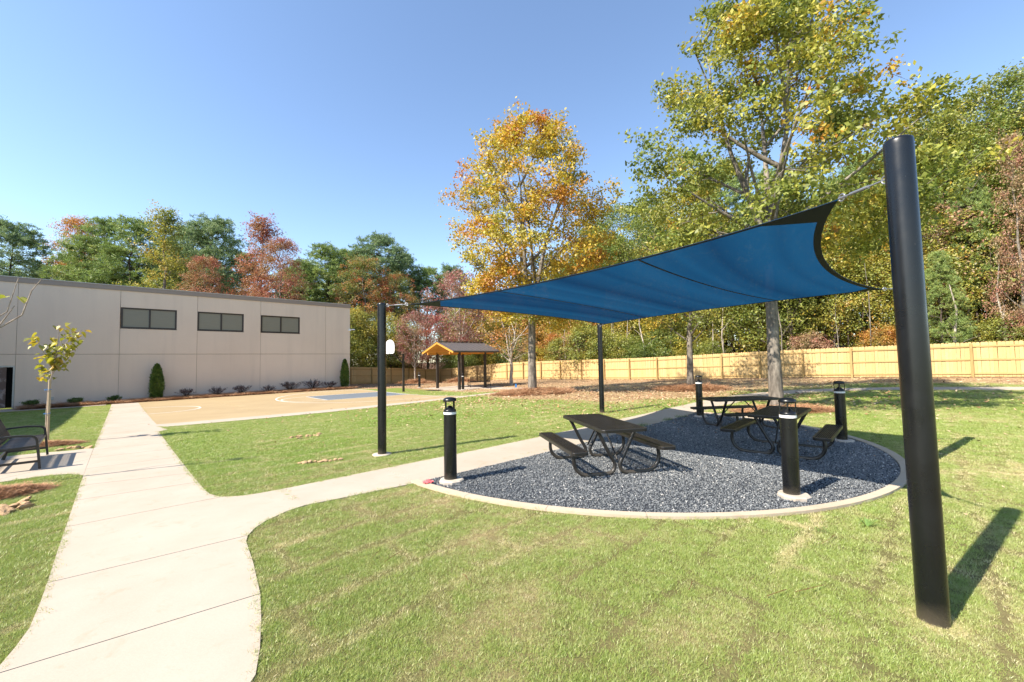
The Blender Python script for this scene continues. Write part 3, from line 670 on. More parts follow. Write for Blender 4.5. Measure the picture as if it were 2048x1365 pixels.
def patch(corner, a, b_):
    K = 10; vs = []; fs = []; idx = {}
    for i in range(K+1):
        for j in range(K+1-i):
            s = a*i/K; t = b_*j/K
            s_, t_ = {'A': (s, t), 'B': (1-s, t), 'C': (1-s, 1-t), 'D': (s, 1-t)}[corner]
            idx[i, j] = len(vs); vs.append(surf(min(max(s_, .002), .998), min(max(t_, .002), .998))-Vector((0, 0, .009)))
    for i in range(K):
        for j in range(K-i):
            fs.append((idx[i, j], idx[i+1, j], idx[i, j+1]))
            if j < K-i-1: fs.append((idx[i+1, j], idx[i+1, j+1], idx[i, j+1]))
    m_ = MB(); m_.add(vs, fs, True); m_.build('corner_patch', M['hem'], sail)
patch('A', .12, .10); patch('B', .10, .10); patch('C', .07, .07); patch('D', .05, .05)
def cable(cn, pole_t, x, y, z):
    pole_p = Vector((x, y, z)); d = (pole_p-cn); L = d.length; d.normalize(); end = pole_p-d*.085
    b = MB(); b.tube([cn, cn+d*.07], .012, 6)
    b.tube([cn+d*.05, end], .007, 6)
    mid1, mid2 = cn.lerp(end, .25), cn.lerp(end, .62); b.tube([mid1, mid2], .014, 8)
    for q in (cn+d*.03, end-d*.03):
        ring = [q+Vector((math.cos(a)*.03*d.x, math.cos(a)*.03*d.y, math.sin(a)*.03)) for a in np.linspace(0, 2*PI, 11)]
        b.tube(ring, .007, 5, False)
    b.build('turnbuckle', M['steel'], sail)
cable(A, pA, -2.66, 8.37, 3.02); cable(B, pB, 2.845, 2.92, 3.16); cable(C, pC, 7.2, 7.2, 3.0); cable(D, pD, 3.04, 14.14, 2.97)

cx_ = []
for (x, y, rr) in ((2.875, 2.92, .16), (3.04, 14.14, .2), (7.2, 7.2, .18)):
    m_ = 260; a = rng.uniform(0, 2*PI, m_); q = .075+np.abs(rng.normal(0, .05, m_)); cx_.append((x+q*np.cos(a), y+q*np.sin(a)))
POLE_COLLAR = (np.concatenate([q[0] for q in cx_]), np.concatenate([q[1] for q in cx_]))

# ---------------------------------------------------------------- bollards
def bollard(x, y, label, h=1.30, r=.098, ref=None, foot=True, first=None):
    z = g(x, y)
    if first is not None: return copy_tree(first, label, (x, y, z))
    t = thing('bollard_light', label, 'bollard', (x, y, z), 0, 'black bollard lights')
    n = 32; hb = h-.21
    b = MB(); b.lathe([(.19, -.05), (.19, .045), (.17, .06), (.10, .062)], 9, (.02, -.015, 0), False); b.build('footing', M['footing'], t)
    b = MB(); b.lathe([(r, .05), (r, hb-.055)], n); b.build('shaft', M['black'], t)
    b = MB(); b.lathe([(r*1.002, hb-.048), (r*1.002, hb-.014)], n); b.build('reflective_band', M['white'], t)
    b = MB(); b.lathe([(r, hb-.010), (r, hb+.012), (r*.95, hb+.02), (r*.45, hb+.055), (r*.3, hb+.075), (.004, hb+.08)], n); b.build('reflector_cone', M['black'], t)
    b = MB()
    for a in range(4):
        an = PI/4+a*PI/2+.2; c_, s_ = math.cos(an)*(r-.01), math.sin(an)*(r-.01); b.bar((c_, s_, hb+.01), (c_, s_, h-.05), .018, .014, (c_, s_, 0))
    b.build('cage_bar', M['black'], t)
    b = MB(); b.lathe([(r*.9, h-.062), (r*1.03, h-.062), (r*1.06, h-.045), (r*1.0, h-.025), (r*.75, h-.008), (r*.35, h), (.003, h+.002)], n); b.build('cap', M['black'], t)
    return t
bo = bollard(-.98, 6.39, 'black bollard light at the left tip of the gravel beside the footpath')
bollard(3.62, 5.45, 'black bollard light nearest the concrete edging, in front of the right picnic table', first=bo)
bollard(7.01, 8.85, 'black bollard light on the gravel rim behind the right bench', first=bo)
bollard(5.78, 12.8, 'black bollard light at the far end of the gravel behind the back picnic table', first=bo)
bollard(-7.97, 35.16, 'small far bollard light left of the pavilion by the fence', first=bo)
bollard(-3.8, 31.42, 'far bollard light standing by the front posts of the pavilion', first=bo)

# ---------------------------------------------------------------- picnic tables
def picnic(x, y, ang, label):
    t = thing('picnic_table', label, 'picnic table', (x, y, g(x, y)+.012), ang, 'black picnic tables on the gravel')
    Lx, W2 = 1.83, .76   # long axis local x
    def grid(name, L, w, z, cx, cy, px, py, th=.006):
        b = MB()
        nx = int(L/px); ny = int(w/py)
        for i in range(1, nx): b.box(cx-L/2+i*L/nx-.0035, cx-L/2+i*L/nx+.0035, cy-w/2+.02, cy+w/2-.02, z-th, z-.0015)
        for j in range(1, ny): b.box(cx-L/2+.02, cx+L/2-.02, cy-w/2+j*w/ny-.003, cy-w/2+j*w/ny+.003, z-th-.001, z)
        return b.build(name, M['vinyl'], t)
    def rim(parent, L, w, z, cx, cy, h=.045):
        b = MB(); r = .06; pts = []
        for qx, qy, s0 in ((1, 1, 0), (-1, 1, 1), (-1, -1, 2), (1, -1, 3)):
            for kk in range(5):
                a = PI/2*s0+PI/2*kk/4; pts.append((cx+qx*(L/2-r)+r*math.cos(a), cy+qy*(w/2-r)+r*math.sin(a)))
        n = len(pts); inn = [(cx+(px_-cx)*(1-.06/L), cy+(py_-cy)*(1-.06/w)) for px_, py_ in pts]
        vs = [(a, b_, z+.004) for a, b_ in inn]+[(a, b_, z+.006) for a, b_ in pts]+[(a+(a-cx)*.004, b_+(b_-cy)*.006, z-.004) for a, b_ in pts]+[(a, b_, z-h) for a, b_ in pts]+[(a, b_, z-h) for a, b_ in inn]
        fs = []
        for lv in range(5):
            for i in range(n):
                a0_, a1_ = lv*n, ((lv+1) % 5)*n; fs.append((a0_+i, a1_+i, a1_+(i+1) % n, a0_+(i+1) % n))
        b.add(vs, fs); return b.build('rim', M['vinyl'], parent)
    top = grid('tabletop', Lx, W2, .76, 0, 0, .026, .026); rim(top, Lx, W2, .76, 0, 0)
    for s in (-1, 1):
        se = grid('seat', Lx, .27, .45, 0, s*.735, .026, .026); rim(se, Lx, .27, .45, 0, s*.735)
    for ex in (-1, 1):
        for s in (-1, 1):
            ctrl = [(.335, .715), (.30, .66), (.20, .46), (.115, .30), (.055, .20), (.045, .135), (.075, .065), (.15, .028), (.30, .024), (.50, .024), (.60, .045), (.685, .11), (.73, .20), (.735, .30), (.72, .405)]
            P = []
            for i in range(len(ctrl)-1):                       # Catmull-Rom
                p0, p1, p2, p3 = ctrl[max(i-1, 0)], ctrl[i], ctrl[i+1], ctrl[min(i+2, len(ctrl)-1)]
                for u_ in (0, .33, .66):
                    P.append(tuple(.5*((2*p1[c])+(-p0[c]+p2[c])*u_+(2*p0[c]-5*p1[c]+4*p2[c]-p3[c])*u_**2+(-p0[c]+3*p1[c]-3*p2[c]+p3[c])*u_**3) for c in (0, 1)))
            P.append(ctrl[-1]); b = MB(); b.tube([(ex*.60, s*a, z) for a, z in P], .030, 12); b.build('leg', M['vinyl'], t)
        b = MB(); b.bar((ex*.60, -.345, .708), (ex*.60, .345, .708), .05, .012)
        for s in (-1, 1): b.bar((ex*.60, s*.60, .403), (ex*.60, s*.85, .403), .05, .012)
        b.build('bracket', M['vinyl'], t)
        b = MB(); b.tube([(ex*.60, 0, .24), (ex*.12, 0, .70)], .014, 8); b.build('brace', M['vinyl'], t)
    b = MB(); b.bar((-.6, 0, .705), (.6, 0, .705), .04, .02); b.build('stretcher', M['vinyl'], t)
    b = MB(); b.box(-.6, .6, -.012, .012, .225, .25) if False else b.tube([(-.6, 0, .2), (-.6, 0, .2001)], .01, 4)
    return t
P1 = picnic(1.52, 7.22, math.atan2(2.0, -.44), 'black metal picnic table nearest the walkway, half in the sun')
def place(o, x, y, a, lab): return copy_tree(o, lab, (x, y, g(x, y)+.012), a)
P2 = place(P1, 5.26, 8.12, math.atan2(1.42, 1.34), 'black metal picnic table at the right end of the gravel, behind the nearest bollard')
P3 = place(P1, 6.0, 10.93, .12, 'black metal picnic table at the back of the gravel, seen side on')

# ---------------------------------------------------------------- benches
def bench(x, y, ang, label):
    """front faces local +x, long axis local y, origin at centre of the front feet."""
    t = thing('park_bench', label, 'bench', (x, y, g(x, y)+.016), ang, 'black metal benches')
    L = 1.79
    for s in (-1, 1):
        yy = s*L/2
        b = MB()
        arc = [(0.0, 0, 0), (-.025, 0, .30), (-.045, 0, .52)] + [(-.045-.10+.10*math.cos(a), 0, .52+.10*math.sin(a)) for a in np.linspace(.2, PI/2, 6)] + [(-.3, 0, .635), (-.50, 0, .625), (-.60, 0, .61)]
        for p0, p1 in zip(arc[:-1], arc[1:]): b.bar((p0[0], yy, p0[2]), (p1[0], yy, p1[2]), .055, .035, (1, 0, .01) if abs(p1[2]-p0[2]) > abs(p1[0]-p0[0]) else (0, 0, 1))
        b.build('arm', M['darkbronze'], t)
        b = MB(); b.bar((-.60, yy, 0), (-.50, yy, .40), .045, .05, (1, 0, 0)); b.bar((-.50, yy, .39), (-.70, yy, .88), .045, .035, (1, 0, 0)); b.build('leg', M['darkbronze'], t)
        b = MB(); b.bar((-.575, yy, .15), (-.02, yy, .15), .03, .04); b.bar((-.50, yy, .40), (-.04, yy, .425), .03, .04); b.build('side_rail', M['darkbronze'], t)
    b = MB(); b.bar((-.05, -L/2, .415), (-.05, L/2, .415), .04, .035); b.bar((-.49, -L/2, .40), (-.49, L/2, .40), .04, .035); b.bar((-.69, -L/2, .86), (-.69, L/2, .86), .035, .035); b.bar((-.53, -L/2, .47), (-.53, L/2, .47), .03, .035)
    b.bar((-.575, -L/2, .15), (-.575, L/2, .15), .03, .03); b.build('cross_rail', M['darkbronze'], t)
    nS = 26
    for i in range(nS):
        yy = -L/2+.05+(L-.1)*(i+.5)/nS; w = (L-.1)/nS*.62
        b = MB(); b.bar((-.05, yy, .437), (-.27, yy, .425), w, .008); b.bar((-.27, yy, .425), (-.49, yy, .424), w, .008); b.build('seat_slat', M['darkbronze'], t)
        b = MB(); b.bar((-.52, yy, .49), (-.675, yy, .845), w, .008, (1, 0, .4)); b.build('back_slat', M['darkbronze'], t)
    return t
bn = bench(-9.37, 8.27, AU+.02, 'black slatted bench on the concrete pad at the left edge of the lawn')
bx, by = -2.95, 35.0
copy_tree(bn, 'far dark slatted bench under the brown pavilion roof', (bx, by, g(bx, by)+.016), AU+PI/2-.35)

# ---------------------------------------------------------------- pavilion
pvx, pvy = -4.25, 34.0
pv = thing('pavilion', 'small open pavilion with brown metal gable roof and orange timber underside', 'pavilion', (pvx, pvy, g(pvx, pvy)+.016), AU)
hu, hv = 1.32, 1.5
for a in (-1, 1):
    for c_ in (-1, 1):
        b = MB(); b.box(a*hu-.09, a*hu+.09, c_*hv-.09, c_*hv+.09, -.1, 2.95); b.build('post', M['darkbronze'], pv)
ru, rv, ze, zr = 2.35, 2.15, 2.93, 3.72
for s in (-1, 1):
    b = MB(); vs = [(-ru, s*rv, ze+.045), (ru, s*rv, ze+.045), (ru, 0, zr+.045), (-ru, 0, zr+.045), (-ru, s*rv, ze), (ru, s*rv, ze), (ru, 0, zr), (-ru, 0, zr)]
    b.add(vs, [(0, 1, 2, 3), (7, 6, 5, 4), (0, 4, 5, 1), (1, 5, 6, 2), (3, 2, 6, 7), (0, 3, 7, 4)]); ro = b.build('roof', M['roofbrown'], pv)
    for i in range(12):
        x = -ru+.02+(2*ru-.04)*i/11; b = MB(); b.bar((x, s*rv, ze+.06), (x, 0.001*s, zr+.06), .03, .03); b.build('standing_seam', M['roofbrown'], ro)
    b = MB(); vs = [(-ru+.05, s*(rv-.05), ze-.006), (ru-.05, s*(rv-.05), ze-.006), (ru-.05, s*.01, zr-.012), (-ru+.05, s*.01, zr-.012), (-ru+.05, s*(rv-.05), ze-.03), (ru-.05, s*(rv-.05), ze-.03), (ru-.05, s*.01, zr-.04), (-ru+.05, s*.01, zr-.04)]
    b.add(vs, [(0, 1, 2, 3), (7, 6, 5, 4), (0, 4, 5, 1), (1, 5, 6, 2), (3, 2, 6, 7), (0, 3, 7, 4)]); b.build('soffit', M['orangewood'], pv)
    b = MB(); b.bar((-ru, s*(rv+.012), ze-.0), (ru, s*(rv+.012), ze-.0), .025, .13); b.build('eave_trim', M['roofbrown'], pv)
    b = MB(); b.bar((-ru+.1, s*hv, 2.84), (ru-.1, s*hv, 2.84), .09, .18); b.build('beam', M['orangewood'], pv)
    for e in (-1, 1):
        b = MB(); b.bar((e*(ru+.012), s*rv, ze-.045), (e*(ru+.012), .0, zr-.045), .025, .16); b.build('fascia', M['orangewood'], pv)
        b = MB(); b.bar((e*(ru+.028), s*(rv+.01), ze+.055), (e*(ru+.028), .0, zr+.055), .04, .05); b.build('gable_trim', M['roofbrown'], pv)
b = MB(); b.bar((-hu, -hv, 2.9), (-hu, hv, 2.9), .1, .16); b.bar((hu, -hv, 2.9), (hu, hv, 2.9), .1, .16); b.build('tie_beam', M['orangewood'], pv)
b = MB(); b.bar((-ru, 0, zr+.085), (ru, 0, zr+.085), .25, .02); b.build('ridge_cap', M['roofbrown'], pv)

# ---------------------------------------------------------------- basketball hoop
hx, hy = -8.17, 30.77
hp = thing('basketball_hoop', 'basketball hoop with white fan backboard on a dark post at the court end', 'basketball hoop', (hx, hy, g(hx, hy)), AU)
b = MB(); b.box(-.065, .065, -.065, .065, 0, 2.85); b.build('post', M['darkbronze'], hp)
b = MB(); b.bar((-.06, 0, 2.15), (-1.07, 0, 3.05), .09, .09); b.bar((-.06, 0, 2.75), (-1.07, 0, 3.3), .05, .05); b.build('arm', M['darkbronze'], hp)
fan = [(-.62, .05), (-.45, 0), (.45, 0), (.62, .05), (.69, .2), (.69, .5)]+[(.69*math.cos(a), .5+.52*math.sin(a)) for a in np.linspace(.12, PI-.12, 12)]+[(-.69, .5), (-.69, .2)]
b = MB(); n = len(fan); b.add([(-1.12, y, 2.85+z) for y, z in fan]+[(-1.08, y, 2.85+z) for y, z in fan], [tuple(range(n))[::-1], tuple(range(n, 2*n))]+[(i, (i+1) % n, n+(i+1) % n, n+i) for i in range(n)]); b.build('backboard', M['hoopwhite'], hp)
b = MB(); b.tube([(-1.12-.15-.23+.23*math.cos(a), .23*math.sin(a), 3.0) for a in np.linspace(0, 2*PI, 25)], .01, 6, False); b.bar((-1.12, 0, 2.99), (-1.28, 0, 2.99), .12, .03); b.build('rim', M['darkbronze'], hp)

# ---------------------------------------------------------------- scatter helper (stuff)
def scatter(name, P, rot, scl, tone, sources, idx=None, label=None, cat=None):
    me = bpy.data.meshes.new(name); n = len(P); me.vertices.add(n); me.vertices.foreach_set('co', np.ascontiguousarray(P, dtype=np.float32).ravel())
    for nm, typ, arr in (('rot', 'FLOAT_VECTOR', rot), ('scl', 'FLOAT_VECTOR', scl), ('tone', 'FLOAT', tone), ('idx', 'INT', idx if idx is not None else rng.integers(0, len(sources), n))):
        a = me.attributes.new(nm, typ, 'POINT'); a.data.foreach_set('vector' if typ == 'FLOAT_VECTOR' else 'value', np.ascontiguousarray(arr, dtype=np.int32 if typ == 'INT' else np.float32).ravel())
    o = link(name, me); ng = bpy.data.node_groups.new(name+'_nodes', 'GeometryNodeTree')
    ng.interface.new_socket('Geometry', in_out='INPUT', socket_type='NodeSocketGeometry'); ng.interface.new_socket('Geometry', in_out='OUTPUT', socket_type='NodeSocketGeometry')
    N = ng.nodes.new; gi = N('NodeGroupInput'); go = N('NodeGroupOutput'); ip = N('GeometryNodeInstanceOnPoints'); jn = N('GeometryNodeJoinGeometry')
    for s in reversed(sources):
        oi = N('GeometryNodeObjectInfo'); oi.inputs['Object'].default_value = s; oi.inputs['As Instance'].default_value = True; ng.links.new(oi.outputs['Geometry'], jn.inputs[0])
    def na(nm, t):
        x = N('GeometryNodeInputNamedAttribute'); x.data_type = t; x.inputs['Name'].default_value = nm; return x.outputs['Attribute']
    ip.inputs['Pick Instance'].default_value = True
    ng.links.new(gi.outputs[0], ip.inputs['Points']); ng.links.new(jn.outputs[0], ip.inputs['Instance']); ng.links.new(na('idx', 'INT'), ip.inputs['Instance Index'])
    e2r = N('FunctionNodeEulerToRotation'); ng.links.new(na('rot', 'FLOAT_VECTOR'), e2r.inputs[0]); ng.links.new(e2r.outputs[0], ip.inputs['Rotation'])
    ng.links.new(na('scl', 'FLOAT_VECTOR'), ip.inputs['Scale']); ng.links.new(ip.outputs[0], go.inputs[0])
    md = o.modifiers.new('scatter', 'NODES'); md.node_group = ng
    tag(o, label, cat, None, 'stuff'); return o
def src(name, me): return bpy.data.objects.new(name, me)      # never linked: only a source for scattering

# grass tufts
def tuft(seed, n=44, R_=.052, h0=.008, h1=.024, w=.0029, lean=1.1):
    r = np.random.default_rng(seed); V = []
    for i in range(n):
        a, d = r.uniform(0, 2*PI), R_*math.sqrt(r.uniform(0, 1)); x, y = d*math.cos(a), d*math.sin(a); h = r.uniform(h0, h1)
        th = r.uniform(0, 2*PI); l = h*r.uniform(.2, lean); tx, ty = x+l*math.cos(th), y+l*math.sin(th); ph = r.uniform(0, PI); wx, wy = w*math.cos(ph), w*math.sin(ph)
        V += [(x-wx/2, y-wy/2, 0), (x+wx/2, y+wy/2, 0), (tx, ty, h)]
    return V
tsrc = [src('grass_tuft', qmesh('grass_tuft', np.array(tuft(s)), 3, M['grass'])) for s in range(4)]
def polar(n, r0, r1, a0=-66, a1=66):
    a = rng.uniform(R(a0), R(a1), n); r = np.sqrt(rng.uniform(r0*r0, r1*r1, n)); return r*np.sin(a), r*np.cos(a)
def off_paving(x, y, pad=True):
    k = np.ones(x.shape, bool)
    for q in ALLPAVE: k &= ~inpoly(x, y, q)
    if pad: k &= ~inpoly(x, y, PAD) & ~inpoly(x, y, PAD_OUT)
    u, v = touv(x, y); k &= ~((v > 15.9) & (u < 14)); return k
bare = [(-3.66, 7.83, .42, .16, .35), (-5.43, 10.82, .38, .22, .2), (-6.62, 5.5, .26, .17, .9), (-7.5, 6.0, .5, .24, .95), (-11.6, 9.95, .85, .3, .75), (9.66, 22.47, 1.6, 1.0, 0), (1.05, 22.0, 1.8, 1.3, 0), (8.8, 13.7, 1.4, .7, 0)]
def off_bare(x, y):
    k = np.ones(x.shape, bool)
    for (cx, cy, a, b_, an) in bare:
        dx, dy = x-cx, y-cy; c_, s_ = math.cos(an), math.sin(an); e = ((dx*c_+dy*s_)/a)**2+((-dx*s_+dy*c_)/b_)**2; k &= e > .8
    return k
XS, YS, SS, TT = [], [], [], []
for (n, r0, r1, sc) in ((34000, 1.6, 5, 1.0), (52000, 5, 10, 1.25), (60000, 10, 18, 1.8), (46000, 18, 32, 2.8)):
    x, y = polar(n, r0, r1); k_ = off_paving(x, y) & off_bare(x, y) & (fence_side(x, y) < -.2)
    x, y = x[k_], y[k_]; bz = brown_f(x, y); keep = rng.uniform(0, 1, len(x)) > bz*.75; x, y, bz = x[keep], y[keep], bz[keep]
    sm = seam_f(x, y); sn = vnoise(x, y, .9, 31); k2 = ~((sm < .036*np.sqrt(sc)) & (sn > .30) & (rng.uniform(0, 1, len(x)) < .9)); x, y, bz, sm = x[k2], y[k2], bz[k2], sm[k2]
    st = straw_f(x, y); near_seam = np.clip(1.2-sm/.075, 0, 1)*np.clip((vnoise(x, y, .7, 33)-.28)*3, 0, 1)
    lush = np.clip((vnoise(x, y, .5, 41)-.6)*4, 0, 1)
    t = np.clip(.10+.28*rng.uniform(0, 1, len(x))**2 + .45*st*rng.uniform(.2, 1, len(x)) + .7*near_seam + .85*bz - .15*lush, 0, 1)
    dead = rng.uniform(0, 1, len(x)) < (.04+.24*st); t = np.where(dead, np.clip(t+.45, 0, 1), t)
    s = sc*(.75+.5*rng.uniform(0, 1, len(x)))*(1+.35*lush)*(1-.3*st)
    XS.append(x); YS.append(y); SS.append(s); TT.append(t)
x, y, s, t = map(np.concatenate, (XS, YS, SS, TT)); n = len(x)
far = np.clip(np.hypot(x, y)/14, 1, 1.7)
P = np.stack([x, y, gz(x, y)-.002], 1); rot = np.stack([rng.normal(0, .12, n), rng.normal(0, .12, n), rng.uniform(0, 2*PI, n)], 1)
scatter('lawn_grass', P, rot, np.stack([s, s, np.minimum(s, 1.5)], 1), t, tsrc, label='short green lawn grass with straw coloured patches and sod seams', cat='grass')
print('grass', n)

# rougher grass fringe along paving edges
EX, EY = [], []
for poly in (WALK, PATH, PAD_OUT, BENCHPAD):
    q = poly+[poly[0]]
    for (xa, ya), (xb, yb) in zip(q[:-1], q[1:]):
        L = math.hypot(xb-xa, yb-ya)
        if L < 1e-6 or math.hypot(xa, ya) > 24: continue
        m_ = int(L*(60 if math.hypot(xa, ya) < 9 else 25)); tt = rng.uniform(0, 1, m_); o_ff = rng.normal(0, .02, m_)
        EX.append(xa+(xb-xa)*tt - (yb-ya)/L*o_ff); EY.append(ya+(yb-ya)*tt + (xb-xa)/L*o_ff)
ex, ey = np.concatenate(EX), np.concatenate(EY)
ins = np.zeros(ex.shape, bool)
for q in (WALK, PATH, PAD_OUT, PAD, BENCHPAD, STRIP, COURT): ins |= inpoly(ex, ey, q)
kk = ~ins | (rng.uniform(0, 1, len(ex)) < .12); ex, ey = ex[kk], ey[kk]; n = len(ex)
kk = ~(inpoly(ex, ey, PAD)) & ~((np.abs((ex+7.37)*.725+(ey-7.11)*.688) < .10) & (ey > 7.1) & (ey < 9.7)); ex, ey = ex[kk], ey[kk]; n = len(ex)
scatter('edge_grass', np.stack([ex, ey, gz(ex, ey)], 1), np.stack([rng.normal(0, .25, n), rng.normal(0, .25, n), rng.uniform(0, 6.28, n)], 1), np.repeat(rng.uniform(.8, 1.5, n)[:, None], 3, 1), np.clip(rng.normal(.35, .3, n), 0, 1), tsrc,
        label='ragged grass fringe overhanging the concrete edges', cat='grass')

x, y = POLE_COLLAR; n = len(x)
scatter('collar_grass', np.stack([x, y, gz(x, y)], 1), np.stack([rng.normal(0, .35, n), rng.normal(0, .35, n), rng.uniform(0, 6.28, n)], 1), np.repeat(rng.uniform(.4, .9, n)[:, None], 3, 1), np.clip(rng.normal(.8, .2, n), 0, 1), tsrc,
        label='dead straw coloured grass round the feet of the shade poles', cat='grass')
# slate chips
def chip(seed):
    r = np.random.default_rng(seed); b = MB(); a = sorted(r.uniform(0, 2*PI, 5)); rr = r.uniform(.6, 1.1, 5)
    top = [(rr[i]*.010*math.cos(a[i]), rr[i]*.0065*math.sin(a[i]), .0035+r.uniform(0, .002)) for i in range(5)]; bot = [(x*.8, y*.8, -.003) for x, y, z in top]
    b.add(top+bot, [(0, 1, 2, 3, 4)]+[(i, i+5, (i+1) % 5+5, (i+1) % 5) for i in range(5)]); return b.mesh('slate_chip', M['chip'])
csrc = [src('slate_chip', chip(s)) for s in range(5)]
n = 210000; x = rng.uniform(-2, 8, n); y = rng.uniform(4.8, 14.5, n)
d = np.hypot(x, y); k_ = inpoly(x, y, PAD) & ~inpoly(x, y, PATH) & (rng.uniform(0, 1, n) < np.clip(9.5/d, .35, 1)**1.3); x, y, d = x[k_], y[k_], d[k_]; n = len(x)
s = rng.uniform(.7, 1.45, n)*np.clip(d/7, 1, 1.6)
scatter('slate_gravel', np.stack([x, y, gz(x, y)+.011+rng.uniform(0, .012, n)], 1), np.stack([rng.normal(0, .5, n), rng.normal(0, .5, n), rng.uniform(0, 6.28, n)], 1), np.repeat(s[:, None], 3, 1),
        np.clip(rng.beta(2, 2.4, n)+ (rng.uniform(0, 1, n) > .965)*.5 + .25*(vnoise(x, y, 1.2, 51)-.5), 0, 1), csrc, label='loose dark blue-grey slate chips filling the half-round bed', cat='gravel')
print('chips', n)

# fallen leaves (curled quads)
def leaves_mesh(name, x, y, z, size, mat, tone):
    n = len(x); th = rng.uniform(0, 2*PI, n); tx, ty = rng.normal(0, .45, n), rng.normal(0, .45, n)
    ax = np.stack([np.cos(th), np.sin(th), tx], 1); bx_ = np.stack([-np.sin(th), np.cos(th), ty], 1)
    c = np.stack([x, y, z], 1); s = size[:, None]; ax[:, 2] *= .5; bx_[:, 2] *= .5; up = np.array([0, 0, 1])*s*rng.uniform(.1, .4, n)[:, None]
    V = np.stack([c-ax*s*.6+up*.5, c-bx_*s*.34, c+ax*s*.6+up, c+bx_*s*.34+up*.4], 1)
    return qmesh(name, V, 4, mat, tone)
n = 90000; x, y = polar(n, 4.2, 46); bz = brown_f(x, y)
den = np.clip(.9*np.exp(-((x-1.0)**2+(y-19.5)**2)/40)+.8*np.exp(-((x-9)**2/60+(y-19)**2/16))+.35*bz+.42*np.exp(-((x-2.2)**2/30+(y-16.8)**2/9))+.10*np.exp(-((x-11)**2+(y-11)**2)/30)+.0035, 0, 1)*np.clip((np.hypot(x, y)-6)/8, .25, 1)
nz = vnoise(x, y, .6, 61); den = den*np.clip(.3+1.4*nz, 0, 1)
k_ = (rng.uniform(0, 1, n) < den) & (fence_side(x, y) < -.1); u, v = touv(x, y); k_ &= ~((v > 16) & (u < 14)); pv_in = inpoly(x, y, COURT) | inpoly(x, y, STRIP) | inpoly(x, y, PATH) | inpoly(x, y, WALK) | inpoly(x, y, PAVPAD)
k_ &= ~(pv_in & (rng.uniform(0, 1, n) < .93)); x, y = x[k_], y[k_]; n = len(x)
tag(link('fallen_leaves', leaves_mesh('fallen_leaves', x, y, gz(x, y)+.03, rng.uniform(.035, .062, n)*np.clip(np.hypot(x, y)/11, .8, 2.0), M['fallen'], rng.uniform(0, 1, n))), 'dry tan leaves scattered over the lawn and under the trees', 'leaves', kind='stuff')
print('fallen', n)

# pine straw: mounds of long needles
def straw_src(seed):
    r = np.random.default_rng(seed); V = []
    for i in range(22):
        a = r.uniform(0, 2*PI); L = r.uniform(.08, .19); x, y = r.normal(0, .05, 2); z = r.uniform(0, .03); dz = r.normal(0, .02); dx, dy = math.cos(a)*L/2, math.sin(a)*L/2; w = .0038
        V += [(x-dx-dy/L*w, y-dy+dx/L*w, z), (x-dx+dy/L*w, y-dy-dx/L*w, z), (x+dx+dy/L*w, y+dy-dx/L*w, z+dz), (x+dx-dy/L*w, y+dy+dx/L*w, z+dz)]
    return V
ssrc = [src('straw_clump', qmesh('straw_clump', np.array(straw_src(s)), 4, M['strawblade'])) for s in range(4)]
k = NT('pine_straw_bed'); n_ = k.noise(60, 4, .7, k.pos()); k.bsdf(k.mix(n_, (.12, .05, .022), (.33, .16, .08)), .95, .1, bump=n_, bstr=1, bdist=.03); M['strawbed'] = k.m
def mound(cx, cy, a, b_, an, h, dens, label, sc=1.0, name='pine_straw'):
    t = MB(); rings = 7; n = 26; vs = []; seed = int(abs(cx*91+cy*17))
    for i in range(rings+1):
        rr = i/rings
        for j in range(n):
            th = 2*PI*j/n; wv = 1+.12*math.sin(3*th+cx)+.07*math.sin(7*th+cy); px_ = a*rr*wv*math.cos(th); py_ = b_*rr*wv*math.sin(th)
            x = cx+px_*math.cos(an)-py_*math.sin(an); y = cy+px_*math.sin(an)+py_*math.cos(an)
            vs.append((x, y, g(x, y)+h*(1-rr*rr)*(.85+.15*math.sin(x*9+y*7))-.012*rr))
    t.add(vs, [(i*n+j, i*n+(j+1) % n, (i+1)*n+(j+1) % n, (i+1)*n+j)[::-1] for i in range(rings) for j in range(n)], True)
    o = t.build(name, M['strawbed']); tag(o, label, 'pine straw', None, 'stuff')
    m_ = int(dens*a*b_*PI); th = rng.uniform(0, 2*PI, m_); rr = np.sqrt(rng.uniform(0, 1.12, m_)); px_, py_ = a*rr*np.cos(th), b_*rr*np.sin(th)
    x = cx+px_*math.cos(an)-py_*math.sin(an); y = cy+px_*math.sin(an)+py_*math.cos(an); z = gz(x, y)+h*np.clip(1-rr*rr, 0, 1)
    return x, y, z, np.full(m_, sc)
md = [mound(-7.5, 6.0, .5, .24, .95, .085, 1500, 'heap of red-brown pine straw at the left edge below the bench'),
      mound(-11.6, 9.95, .85, .3, .75, .09, 800, 'strip of pine straw round the young tree behind the bench'),
      mound(1.05, 22.0, 2.0, 1.5, 0, .15, 40, 'pine straw mound round the golden oak', 3),
      mound(9.66, 22.47, 1.9, 1.3, 0, .18, 40, 'pine straw mound round the slim middle tree', 3),
      mound(8.9, 13.6, 1.55, .8, 0, .10, 80, 'pine straw ring round the largest oak', 2.2),
      mound(-6.0, 47.5, 1.8, 1.5, 0, .4, 10, 'pine straw mound under the dusky red tree', 4),
      mound(-11.0, 47.0, 2.0, 1.5, 0, .4, 10, 'pine straw mound under the crimson tree by the fence', 4),
      mound(20.6, 14.6, 1.3, .9, 0, .1, 60, 'patch of pine straw at the right edge beyond the footpath', 2.2)]
